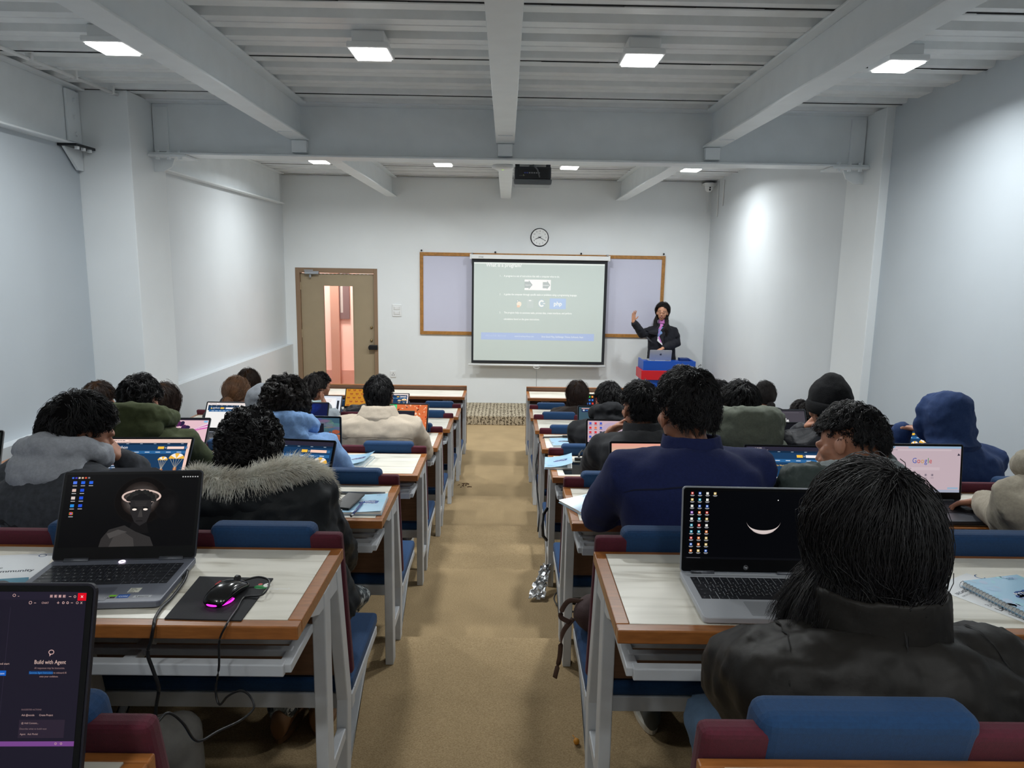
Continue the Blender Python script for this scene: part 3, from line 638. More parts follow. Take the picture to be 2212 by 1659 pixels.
# ================================================================== bench desks
WD = 2.285
def sheared(m, x0, x1, ybot, ytop, th, z0, z1):
    """leaning slab: rear face at ybot (low) and ytop (high)"""
    return m.prism([(ybot, z0), (ytop, z1), (ytop + th, z1), (ybot + th, z0)], 'x', min(x0, x1), max(x0, x1))
def desk(side, front=False):
    s = -1 if side == 'l' else 1
    t = thing('front_desk' if front else 'bench_desk', 'x', 'desk')
    X = lambda a, b: (min(s * a, s * b), max(s * a, s * b))
    e = .032
    top = MB().box(*X(e, WD - e), e, .448 - e * .6, .702, .7302).build('tabletop', M_LAM, t)
    m = MB(); m.box(*X(0, WD), 0, e, .698, .73); m.box(*X(0, WD), .448 - e * .6, .448, .698, .73)
    m.box(*X(0, e), e, .448 - e * .6, .698, .73); m.box(*X(WD - e, WD), e, .448 - e * .6, .698, .73)
    m.build('edge_trim', M_TRIM, top, bevel=.003)
    MB().box(*X(.03, WD - .03), .03, .43, .690, .702).build('under_board', M_PLY, t)
    for k in range(4):
        a = .004 + k * (WD - .008 - .034) / 3; b = a + .034
        MB().box(*X(a, b), .245, .305, 0, .69).build('leg', M_FRAME, t, bevel=.003)
        MB().prism([(.13, .698), (.44, .698), (.44, .625), (.20, .655), (.13, .685)], 'x', *X(a + .002, b - .002)).build('side_rail', M_FRAME, t, bevel=.002)
        if front:
            MB().box(*X(a, b), .39, .445, 0, .69).build('leg', M_FRAME, t, bevel=.003)
        else:
            MB().prism([(.378, .69), (.43, .69), (.527, .24), (.50, .0), (.448, .0), (.475, .24)], 'x', *X(a, b)).build('back_post', M_FRAME, t, bevel=.003)
            MB().prism([(.50, 0.0), (.53, .03), (.86, .21), (.80, .21)][::-1], 'x', *X(a + .004, b - .004)).build('seat_brace', M_FRAME, t, bevel=.003)
        MB().box(*X(a + .004, b - .004), .30, .46, .125, .16).build('foot_rail', M_FRAME, t, bevel=.003)
    r = MB()
    for y, h in ((.030, .03), (.095, .018), (.150, .018), (.210, .018)): r.box(*X(.045, WD - .045), y, y + (.028 if h > .02 else .022), .620 - h, .620)
    for k in range(7):
        a = .03 + k * (WD - .09) / 6; r.box(*X(a, a + .03), .040, .228, .5945, .6175)
    r.build('book_rack', M_FRAME, t, bevel=.003)
    for a in (.17, 1.10, 2.0):
        o = MB().box(*X(a, a + .10), .255, .30, .585, .69).build('power_box', M_WHITEP, t, bevel=.004)
        h = MB()
        for u in (.025, .055):
            for z in (.625, .66): h.box(*X(a + u, a + u + .009), .2535, .256, z, z + .012)
        h.build('socket_slot', M_BLACKP, o)
    if front:
        MB().box(*X(0, WD), .45, .468, .08, .778).build('modesty_panel', M_PLY, t, bevel=.003)
        MB().box(*X(0, WD), .444, .472, .774, .784).build('panel_cap', M_TRIM, t, bevel=.003)
        return t
    m = sheared(MB(), s * .004, s * (WD - .004), .552, .440, .036, .275, .772)
    m.build('backrest', M_MAROON, t, bevel=.012, bseg=3)
    MB().prism([(.5405, .28), (.441, .68), (.447, .68), (.5465, .28)], 'x', *X(.04, WD - .04)).build('back_board', M_PLY, t)
    for k in range(5):
        a = .08 + k * .457; p = sheared(MB(), s * a, s * (a + .295), .545, .432, .070, .30, .795)
        p.build('back_pad', M_BLUE, t, bevel=.022, bseg=4, smooth=False)
    MB().box(*X(.004, WD - .004), .535, .975, .222, .268).build('seat', M_BLUE, t, bevel=.014, bseg=3)
    f = MB(); f.box(*X(.004, WD - .004), .535, .575, .172, .222); f.box(*X(.004, WD - .004), .92, .955, .19, .222)
    for k in range(4):
        a = .004 + k * (WD - .008 - .034) / 3; f.box(*X(a, a + .034), .575, .92, .19, .222)
    f.build('seat_frame', M_FRAME, t, bevel=.003)
    return t

def desks():
    n = 0
    desc_l = dict(A='at the very back under the open code editor laptop',
        B='carrying the statue wallpaper laptop and the black mouse mat',
        C='carrying the pale blue handbook with a black phone on it',
        D='carrying one pale blue handbook behind the person in the beige jacket',
        E='with the red tree wallpaper laptop before the beige jacket',
        F='second behind the front desk on the door side of the aisle', G='directly behind the front desk on the door side of the aisle')
    desc_r = dict(A='that the woman in the black puffer jacket sits on',
        B='carrying the silver laptop with the crescent moon wallpaper',
        C='in front of the navy jacket, a pale blue handbook at its corner',
        D='carrying the clear folder and lifted handbook at its aisle end',
        E='with a black charger cable hanging over its aisle end',
        F='second behind the front desk on the podium side of the aisle', G='directly behind the front desk on the podium side of the aisle')
    for side, x, dd in (('l', AISLE_L, desc_l), ('r', AISLE_R, desc_r)):
        proto = desk(side)
        for i, k in enumerate('ABCDEFG'):
            lb = 'pale bench desk ' + dd[k]
            loc = (x, NEAR[k], FLOORZ[k])
            if i == 0: proto.location = loc; proto['label'] = lb; proto['group'] = 'bench desks in rows along the aisle'
            else: copy_tree(proto, loc, lb)
        f = desk(side, True); f.location = (x, NEAR['H'], 0.0)
        f['label'] = 'front row desk without bench, brown front panel, %s side of the aisle' % ('door' if side == 'l' else 'podium')
desks()

# ------------------------------------------------------------------ lecturer's podium
def podium():
    blue = mat('podium_blue', (22, 78, 176), .38); pale = mat('podium_blue_side', (22, 78, 176), .38); red = mat('podium_red', (196, 28, 40), .38)
    Y = 9.86; a, b = at(1390, 779, Y=Y), at(1503, 782, Y=Y); zt = (a.z + b.z) / 2
    x0, x1 = a.x, b.x; dpt = .40
    t = thing('podium', 'blue lecture podium with a red band at the front', 'podium', ((x0 + x1) / 2, Y, .13)); h = zt - .13; w_ = (x1 - x0) / 2
    z1 = at(1389, 800, Y=Y).z - .13; z2 = at(1390, 820, Y=Y).z - .13
    m = MB(); m.box(-w_, w_, 0, .02, z1 + .0, h); m.box(-w_, -w_ + .02, .02, dpt, z1, h); m.box(w_ - .02, w_, .02, dpt, z1, h)
    m.build('top_tray', blue, t)
    MB().box(-w_ + .02, w_ - .02, .02, dpt, h - .05, h - .03).build('top_shelf', blue, t)
    MB().box(w_ - .16, w_ - .03, .25, .38, h - .03, h + .012).build('corner_box', mat('podium_dark_blue', (24, 52, 110), .4), t)
    MB().box(-w_ - .025, w_ + .025, -.02, dpt + .0, z2, z1).build('red_band', red, t, bevel=.003)
    MB().box(-w_ + .01, w_ - .01, 0.0, dpt - .01, 0, z2).build('body', blue, t)
    return x0, x1, Y, zt
PODIUM = podium()
# ================================================================== laptops
def pic_statue():
    S = Pic(1600, 900, (9, 9, 11)); rg = random.Random(4)
    for i in range(26): g = 14 + int(0.55 * i); S.ell(930, 330, 330 - i * 10, 300 - i * 9, (g + 2, g, g), 1)
    for i in range(14): S.ell(1240 + i * 4, 380, 150 - i * 9, 190 - i * 12, (16 + i, 15 + i, 16 + i), 2)
    for i in range(22): g = 26 + i * 4; S.ell(920, 315 + i, 236 - i * 4, 220 - i * 6, (g + 6, g, g - 2), 2)
    S.ring(925, 285, 240, 92, 26, (196, 170, 160), 3); S.ring(925, 285, 234, 86, 10, (232, 208, 198), 4)
    D = (22, 21, 23)
    S.ell(925, 330, 150, 120, D, 4)
    for i in range(34):
        a = math.pi + math.pi * i / 33; S.ell(925 + 150 * math.cos(a) + rg.uniform(-12, 12), 330 + 105 * math.sin(a) + rg.uniform(-14, 14), 26, 22, (26 + rg.randint(0, 18),) * 3, 5)
    S.poly([(800, 330), (1050, 330), (1060, 470), (1020, 600), (940, 650), (870, 600), (806, 470)][::-1], (40, 38, 39), 5)
    S.poly([(850, 600), (1020, 590), (1060, 740), (800, 740)][::-1], (18, 17, 18), 4)
    S.poly([(480, 900), (500, 800), (580, 690), (760, 640), (900, 720), (1080, 790), (1130, 900)][::-1], (48, 46, 46), 5)
    S.poly([(600, 900), (640, 790), (760, 720), (880, 800), (900, 900)][::-1], (66, 63, 62), 6); S.poly([(560, 740), (690, 690), (800, 720), (700, 760), (600, 800)][::-1], (76, 73, 72), 6)
    S.poly([(925, 450), (945, 450), (965, 540), (905, 540)][::-1], (62, 59, 58), 6); S.rect(890, 585, 80, 8, (16, 15, 15), 6)
    for i in range(5): S.rect(850 + i * 4, 352 + i * 12, 150 - i * 6, 3, (62, 59, 58), 6)
    for x in (858, 990): S.poly([(x - 34, 412), (x + 34, 420), (x + 34, 432), (x - 34, 424)][::-1], (12, 12, 12), 6); S.ell(x, 446, 27, 13, (255, 240, 228), 7)
    for i, c in enumerate(((60, 110, 220), (70, 60, 190), (210, 200, 190), (220, 190, 160), (220, 80, 50), (120, 120, 130))): S.rect(62 + i * 38, 30, 24, 20, c, 2)
    for i in range(7): S.rect(1400 + i * 30, 32, 16, 14, (190, 190, 190), 2)
    ic = [(0, 0, (80, 120, 235)), (1, 0, (40, 100, 230)), (2, 0, (40, 100, 230)), (0, 1, (220, 190, 180)), (1, 1, (30, 80, 220)), (0, 2, (220, 205, 200)), (1, 2, (30, 80, 220)), (0, 3, (40, 140, 220)), (1, 3, (30, 80, 220)), (0, 4, (60, 170, 80))]
    for a, b, c in ic:
        x, y = 82 + a * 96, 82 + b * 96; S.rect(x, y, 46, 36, c, 2); S.rect(x - 2, y + 54, 52, 7, (200, 200, 205), 2)
    S.ring(105, 484, 23, 20, 12, (220, 70, 50), 3); S.ell(105, 484, 10, 9, (90, 140, 240), 4)
    return S
def pic_moon():
    S = Pic(1600, 900, (5, 6, 9)); n = 40
    a = np.linspace(.28, math.pi - .30, n)
    P = [(1010 + 232 * math.cos(t), 330 + 215 * math.sin(t)) for t in a] + [(1010 + 238 * math.cos(t), 330 - 0 + (178 if .1 else 0) * math.sin(t)) for t in a[::-1]]
    V = []; F = []
    for i in range(n): V += [(1010 + 232 * math.cos(a[i]), 340 + 215 * math.sin(a[i])), (1010 + 232 * math.cos(a[i]), 340 + (215 - 46 * math.sin((a[i] - a[0]) / (a[-1] - a[0]) * math.pi)) * math.sin(a[i]))]
    F = [(2 * i, 2 * i + 1, 2 * i + 3, 2 * i + 2) for i in range(n - 1)]; S.raw(V, F, (214, 200, 196), 2)
    S.raw([(x, y + 6) for x, y in V[20:60:1]], F[:19], (150, 138, 136), 1)
    S.ell(1190, 110, 7, 7, (240, 240, 240), 2); S.ell(1530, 470, 3, 3, (160, 160, 160), 2)
    rg = random.Random(9); cols = [(220, 70, 60), (70, 120, 220), (235, 235, 230), (230, 200, 120), (60, 170, 200), (240, 130, 60), (150, 90, 200)]
    for r in range(10):
        for c in range(4 if r == 0 else 3):
            x, y = 60 + c * 98, 20 + r * 84; S.rect(x, y, 32, 30, cols[rg.randrange(7)] if r > 0 else cols[c], 2); S.rect(x + 8, y + 6, 16, 16, (236, 232, 228), 3); S.rect(x - 10, y + 40, 54, 6, (196, 196, 200), 2); S.rect(x - 2, y + 50, 36, 5, (150, 150, 156), 2)
    S.rect(0, 872, 1600, 28, (12, 13, 17), 1); S.rect(24, 884, 180, 3, (120, 120, 126), 2)
    return S
def pic_editor():
    S = Pic(1600, 1000, (30, 27, 40)); S.rect(0, 0, 1600, 44, (35, 31, 46), 1); X = lambda x: 1600 - (1600 - x) * .46
    pk = (206, 168, 164)
    S.rect(1552, 6, 48, 42, (224, 8, 32), 2); S.line(1570, 20, 1582, 32, 3, (250, 220, 220), 3); S.line(1582, 20, 1570, 32, 3, (250, 220, 220), 3)
    for x in (1396, 1420, 1444, 1468): S.rect(x, 16, 16, 16, (150, 118, 122), 2); S.rect(x + 3, 19, 6 if x != 1444 else 10, 10, pk, 3)
    S.rect(1502, 24, 14, 3, pk, 2); S.ring(1536, 26, 7, 7, 2.5, pk, 2); S.ring(1196, 20, 9, 8, 2.5, pk, 2); S.rect(1216, 24, 8, 2, pk, 2)
    S.ring(1290, 60, 9, 9, 2.5, pk, 2); S.rect(1310, 60, 12, 2.5, pk, 2); S.text(1352, 66, 'CHAT', 15, pk, 2)
    S.rect(1438, 59, 14, 2.5, pk, 2); S.rect(1444, 53, 2.5, 14, pk, 2)
    for x in (1474, 1498): S.ring(x, 60, 7, 7, 3, pk, 2)
    S.rect(1516, 59, 12, 2.5, pk, 2); S.ring(1552, 60, 7, 7, 2, pk, 2); S.line(1570, 54, 1580, 66, 2.5, pk, 2); S.line(1580, 54, 1570, 66, 2.5, pk, 2)
    S.rect(1180, 84, 2, 900, (48, 42, 60), 1)
    S.ring(1432, 330, 16, 13, 4, pk, 2); S.poly([(1422, 340), (1432, 342), (1424, 354)][::-1], pk, 2)
    S.text(1430, 394, 'Build with Agent', 31, (222, 190, 180), 2, 'c', sx=.84)
    S.text(1430, 421, 'AI responses may be inaccurate.', 15, (150, 122, 122), 2, 'c', sx=.86)
    S.rect(1318, 432, 132, 18, (20, 58, 110), 1); S.text(1320, 446, 'Generate Agent Instructions', 14.5, (70, 150, 230), 2, sx=.78); S.text(1454, 446, 'to onboard AI', 14.5, (170, 138, 134), 2, sx=.86)
    S.text(1430, 466, 'onto your codebase.', 14.5, (170, 138, 134), 2, 'c', sx=.86)
    S.text(1206, 398, 'Open folder and start', 16, (200, 168, 160), 2, 'r'); S.rect(1080, 430, 112, 28, (20, 92, 190), 1); S.text(1184, 450, 'Open Recent', 15, (220, 226, 240), 2, 'r')
    S.text(1296, 642, 'SUGGESTED ACTIONS', 11, (140, 114, 118), 2)
    S.text(1300, 672, 'Ask @vscode', 14, (206, 172, 166), 2, sx=.9); S.text(1396, 672, 'Create Project', 14, (206, 172, 166), 2, sx=.9)
    S.rect(1290, 692, 250, 96, (44, 36, 50), 1); S.text(1302, 714, '@ Add Context...', 13, (180, 150, 148), 2); S.text(1296, 744, 'Describe what to build next', 13, (130, 108, 112), 2); S.text(1300, 772, 'Agent   Ask Model', 13, (180, 150, 148), 2)
    S.rect(0, 806, 1600, 26, (120, 70, 140), 1); S.ring(1500, 818, 6, 6, 2, pk, 2); S.ring(1530, 818, 6, 6, 2, pk, 2)
    return S
def pylogo(S, x, y, s, l=5):
    S.ell(x, y - .2 * s, .30 * s, .32 * s, (110, 160, 205), l); S.ell(x + .12 * s, y + .22 * s, .34 * s, .30 * s, (255, 205, 80), l + 1)
def pic_python(dark=False, half=False, zoom=1.0, tint=(255, 255, 255), full=True):
    t = lambda c: tuple(int(a * b / 255) for a, b in zip(c, tint))
    navy, bar = (28, 62, 98), (46, 104, 158)
    S = Pic(1600, 900, t((250, 248, 246)) if not dark else (26, 30, 44))
    S.rect(0, 0, 1600, 86, (44, 42, 58) if dark else t((238, 226, 222)), 1)
    S.rect(40, 18, 330, 36, (64, 60, 80) if dark else t((252, 246, 244)), 2); S.bars(70, 26, 1, 240, 22, 0, (190, 180, 180) if dark else (120, 110, 112), 2, 3); S.bars(160, 66, 1, 330, 14, 0, (150, 140, 150), 5, 3)
    x0, x1 = (0, 1600) if full else (40, 1080)
    S.rect(x0, 86, x1 - x0, 40, tuple(int(v * .72) for v in navy), 2)
    for i in range(6): S.rect(x0 + 80 + i * (x1 - x0) / 6, 100, 50, 10, (170, 184, 200), 3)
    S.rect(x0, 126, x1 - x0, 150 if not full else 780, navy, 2)
    k = x0 + 70; pylogo(S, k + 40, 190, 74); S.text(k + 92, 214, 'python', 92, (244, 244, 246), 5, sx=.9)
    S.rect(x1 - 620, 168, 120, 56, (255, 200, 70), 4); S.rect(x1 - 440, 168, 330, 56, t((255, 246, 244)), 4); S.rect(x1 - 100, 168, 60, 56, (58, 110, 160), 4); S.ring(x1 - 470, 196, 14, 14, 5, (230, 230, 230), 4)
    S.rect(x0 + 40, 262, x1 - x0 - 80, 66, bar, 3)
    for i in range(7): S.rect(x0 + 130 + i * (x1 - x0 - 160) / 7, 286, 90, 14, (220, 230, 240), 4)
    if full:
        S.text(k + 40, 412, 'Download the latest version for Windows', 46, (250, 206, 96), 4, sx=.82)
        S.rect(k + 40, 440, 280, 62, (255, 208, 80), 4); S.text(k + 60, 484, 'Download Python 3.14', 36, (50, 60, 80), 5, sx=.7)
        S.bars(k + 40, 536, 4, 430, 26, 18, (196, 206, 220), 7, 4); S.rect(k + 40, 552, 230, 14, (230, 120, 90), 5)
        for cx, cy, r in ((1130, 470, 96), (1390, 440, 150)):
            for j in range(5):
                a0, a1 = math.pi + j * math.pi / 5, math.pi + (j + 1) * math.pi / 5
                S.poly([(cx, cy)] + [(cx + r * math.cos(a0 + (a1 - a0) * q / 4), cy + r * .82 * math.sin(a0 + (a1 - a0) * q / 4)) for q in range(5)], (252, 246, 240) if j % 2 else (248, 190, 70), 4)
                S.line(cx - r + 2 * r * (j + .5) / 5, cy, cx + 10, cy + 210, 5, (206, 196, 176), 3)
            S.rect(cx - 22, cy + 190, 64, 62, (176, 110, 70), 5); S.rect(cx - 2, cy + 190, 14, 62, (226, 190, 140), 6)
        if not dark: S.rect(1540, 86, 60, 814, t((250, 232, 228)), 4)
    if half: S.rect(0, 640, 1600, 260, t((246, 240, 250)), 4); S.rect(k + 20, 690, 320, 110, (250, 206, 120), 5); S.bars(k + 20, 840, 1, 300, 22, 0, (120, 130, 160), 3, 5)
    return S
def pic_google(dark=False):
    bg = (196, 176, 184) if not dark else (74, 70, 78); S = Pic(1600, 900, bg)
    S.rect(0, 0, 1600, 42, (150, 178, 204) if not dark else (54, 52, 60), 1); S.rect(300, 6, 260, 36, bg, 2); S.rect(160, 62, 1250, 26, (206, 188, 194) if not dark else (90, 86, 94), 2); S.bars(190, 70, 1, 160, 14, 0, (120, 110, 120), 2, 3)
    if dark: S.text(800, 420, 'Google', 200, (240, 240, 240), 3, 'c', True, .8)
    else:
        x = 640
        for ch, c in zip('Google', ((50, 80, 170), (190, 60, 60), (200, 150, 60), (50, 80, 170), (60, 130, 80), (190, 60, 60))):
            S.text(x, 330, ch, 150, c, 3, sx=.86); x += text_mesh(ch)[0][:, 0].max() * 150 * .86 + 8
    if not dark:
        S.rect(430, 408, 760, 58, (204, 186, 193), 2); S.bars(470, 428, 1, 260, 18, 0, (140, 126, 136), 3, 3)
        for i in range(4): S.ell(660 + i * 130, 560, 30, 30, (174, 156, 166), 2); S.ell(660 + i * 130, 560, 13, 13, (90, 84, 100), 3); S.rect(630 + i * 130, 612, 60, 10, (150, 136, 146), 3)
        S.rect(0, 846, 1600, 54, (168, 172, 190), 2)
        for i in range(9): S.rect(560 + i * 56, 860, 28, 26, (90, 100, 130), 3)
        S.rect(1360, 800, 210, 34, (150, 176, 200), 2); S.poly([(1550, 130), (1590, 175), (1530, 180)][::-1], (50, 44, 60), 3)
    return S
def pic_pink():
    S = Pic(1600, 900, (236, 196, 206)); rg = random.Random(2)
    S.rect(0, 0, 1600, 40, (40, 34, 50), 1)
    for i in range(14): S.ell(900 + rg.uniform(-260, 200), 220 + rg.uniform(-120, 160), rg.uniform(50, 130), rg.uniform(40, 100), (40, 32, 66) if i % 3 else (90, 40, 90), 2, rot=rg.uniform(0, 3))
    for i in range(4): S.poly([(1000, 420 - i * 20), (1600, 120 + i * 40), (1600, 160 + i * 40), (1040, 440 - i * 10)][::-1], (216, 90, 180) if i % 2 else (240, 226, 236), 3)
    S.poly([(820, 900), (960, 560), (1150, 640), (1180, 900)][::-1], (222, 36, 60), 4); S.poly([(1280, 900), (1310, 640), (1480, 600), (1540, 900)][::-1], (236, 30, 48), 4)
    S.rect(1180, 610, 90, 290, (248, 230, 226), 4); S.ell(1530, 80, 60, 30, (140, 200, 240), 3)
    return S
def pic_landscape():
    S = Pic(1600, 900, (238, 176, 150))
    for i in range(10): S.rect(0, i * 40, 1600, 44, (236 - i * 6, 168 + i * 5, 150 + i * 3), 1)
    for x, y, r, c in ((280, 300, 260, (150, 170, 130)), (80, 260, 190, (120, 150, 110)), (620, 330, 240, (176, 180, 140)), (1100, 360, 300, (206, 160, 120))): S.ell(x, y + 120, r, r * .9, c, 2)
    for x in (180, 240, 560, 610, 900): S.poly([(x - 40, 560), (x, 160 + x * .2), (x + 40, 560)][::-1], (74, 110, 84), 3)
    S.rect(0, 520, 1600, 380, (150, 118, 90), 3); S.poly([(0, 900), (0, 560), (240, 720), (420, 900)][::-1], (36, 34, 40), 4); S.rect(60, 650, 190, 120, (190, 40, 60), 5); S.rect(0, 850, 1600, 50, (40, 34, 44), 5)
    return S
def pic_icons():
    S = Pic(1600, 900, (206, 178, 190)); rg = random.Random(3)
    for i in range(12): S.ell(700 + i * 70, 300 + 60 * math.sin(i), 330 - i * 8, 240, (190 + i * 4, 170 + i * 2, 196 - i * 5), 1, rot=.4)
    S.ell(1450, 120, 200, 150, (60, 140, 220), 2)
    for c in range(3):
        for r in range(7): S.rect(40 + c * 140, 40 + r * 118, 60, 54, [(240, 120, 70), (60, 90, 200), (120, 120, 140), (70, 70, 90), (220, 50, 60)][rg.randrange(5)], 3); S.rect(30 + c * 140, 104 + r * 118, 80, 12, (90, 80, 100), 3)
    S.rect(0, 560, 330, 100, (30, 34, 46), 3); S.rect(60, 580, 90, 60, (60, 150, 220), 4); S.rect(60, 690, 110, 80, (210, 40, 60), 4); S.rect(60, 800, 110, 60, (210, 40, 60), 4)
    return S
def pic_teal():
    S = Pic(1600, 900, (62, 88, 102))
    for i in range(8): S.ell(1200, 300 + i * 30, 700 - i * 70, 420 - i * 40, (62 + i * 3, 88 + i * 3, 100 + i * 2), 1)
    S.rect(90, 40, 330, 130, (36, 50, 90), 2); S.rect(90, 40, 330, 26, (226, 176, 170), 3); S.rect(130, 90, 60, 44, (220, 226, 235), 3); S.rect(220, 104, 170, 16, (80, 150, 220), 3); S.rect(40, 850, 130, 30, (50, 120, 190), 2)
    return S
def pic_terminal():
    S = Pic(1600, 900, (20, 20, 26)); S.ell(80, 110, 36, 36, (40, 150, 190), 2); rg = random.Random(5)
    for i in range(15): S.bars(150 + (i % 3) * 40, 230 + i * 38, 1, 900 if i % 2 else 560, 20, 0, (216, 150, 160) if i % 3 else (200, 200, 206), i + 3, 2)
    S.poly([(900, 0), (1300, 0), (1000, 220)][::-1], (50, 46, 56), 1)
    return S
def pic_redtree():
    S = Pic(1600, 900, (226, 120, 70)); rg = random.Random(6)
    S.rect(0, 0, 560, 220, (60, 190, 110), 1); S.poly([(0, 220), (560, 0), (560, 220)][::-1], (90, 220, 140), 2)
    for i in range(90): S.ell(rg.uniform(560, 1590), rg.uniform(10, 880), rg.uniform(12, 46), rg.uniform(10, 30), [(255, 226, 196), (236, 110, 60), (196, 60, 30), (90, 50, 40), (255, 190, 150)][rg.randrange(5)], 2, 10, rg.uniform(0, 3))
    S.rect(0, 220, 1180, 600, (36, 34, 46), 4); S.rect(0, 216, 1180, 8, (60, 150, 120), 5)
    for i, (c, wd) in enumerate((((110, 200, 140), 460), ((120, 150, 230), 620), ((216, 150, 90), 420), ((220, 210, 210), 560))): S.bars(40, 270 + i * 44, 1, wd, 24, 0, c, i, 5)
    for i in range(5): S.ell(1330 + i * 26, 700 - i * 16, 34, 20, (90, 170, 60), 5, rot=i * .5)
    return S
def pic_darkblue():
    S = Pic(1600, 900, (14, 22, 66))
    for i in range(8): S.ell(900, 260, 520 - i * 50, 200 - i * 20, (16 + i * 4, 28 + i * 7, 84 + i * 12), 1, rot=-.4)
    S.rect(0, 840, 1600, 60, (20, 24, 44), 2); return S
def pic_doc():
    S = Pic(1600, 900, (226, 232, 244)); S.rect(0, 160, 620, 600, (34, 40, 60), 1); S.rect(220, 230, 220, 90, (250, 160, 40), 2); S.bars(80, 400, 5, 400, 30, 20, (150, 160, 190), 3, 2)
    S.rect(760, 90, 640, 560, (250, 250, 252), 1); S.bars(830, 170, 7, 420, 22, 44, (216, 160, 160), 6, 2); S.rect(1440, 200, 90, 560, (30, 34, 48), 2); S.rect(700, 660, 640, 240, (30, 60, 96), 2)
    for i in range(3): S.ell(980 + i * 60, 740, 60, 26, (70, 160, 220), 3, rot=.5)
    return S
def pic_bows():
    S = Pic(1600, 1000, (206, 142, 40))
    for r in range(5):
        for c in range(6):
            x, y = 150 + c * 300 + (r % 2) * 150, 70 + r * 220
            if x > 1540: continue
            red = (150, 36, 40); S.poly([(x, y), (x - 70, y - 50), (x - 70, y + 40)][::-1], red, 2); S.poly([(x, y), (x + 70, y + 40), (x + 70, y - 50)][::-1], red, 2); S.ell(x, y, 18, 20, (120, 24, 34), 3)
            S.poly([(x - 6, y + 10), (x - 50, y + 90), (x - 24, y + 90)][::-1], red, 2); S.poly([(x + 6, y + 10), (x + 24, y + 90), (x + 50, y + 90)][::-1], red, 2); S.rect(x + 110, y + 96, 70, 12, (170, 100, 30), 1)
    return S
def pic_nebula():
    S = Pic(1600, 900, (62, 92, 110)); rg = random.Random(8)
    for i in range(50): S.ell(rg.uniform(0, 1600), rg.uniform(0, 320), rg.uniform(60, 200), rg.uniform(20, 60), (60 + rg.randint(0, 60), 84 + rg.randint(0, 50), 100 + rg.randint(0, 40)), 1, 12)
    for i in range(40): S.ell(rg.uniform(1180, 1560), rg.uniform(360, 800), rg.uniform(30, 120), rg.uniform(30, 90), [(200, 110, 70), (160, 84, 60), (120, 70, 60), (226, 150, 100)][rg.randrange(4)], 2, 12)
    S.rect(0, 150, 1180, 640, (26, 26, 38), 4); S.rect(0, 780, 1600, 120, (40, 60, 76), 3); S.bars(120, 230, 3, 480, 26, 20, (190, 170, 110), 4, 5)
    return S
def pic_redicons():
    S = Pic(1600, 900, (30, 24, 30)); S.rect(560, 60, 900, 480, (150, 60, 54), 1); S.rect(620, 120, 800, 420, (120, 40, 40), 2); rg = random.Random(1)
    for r in range(4):
        for c in range(3): S.rect(50 + c * 150, 60 + r * 200, 90, 110, [(70, 190, 80), (220, 60, 50), (240, 150, 60), (60, 120, 210)][rg.randrange(4)], 2)
    return S
def pic_off(): return Pic(1600, 900, (16, 17, 20))
def pic_grass():
    S = Pic(1600, 900, (70, 90, 60)); S.rect(0, 0, 1600, 200, (36, 42, 40), 1); S.ell(1300, 500, 500, 300, (96, 122, 76), 2); S.ell(900, 700, 600, 200, (110, 100, 70), 2); return S

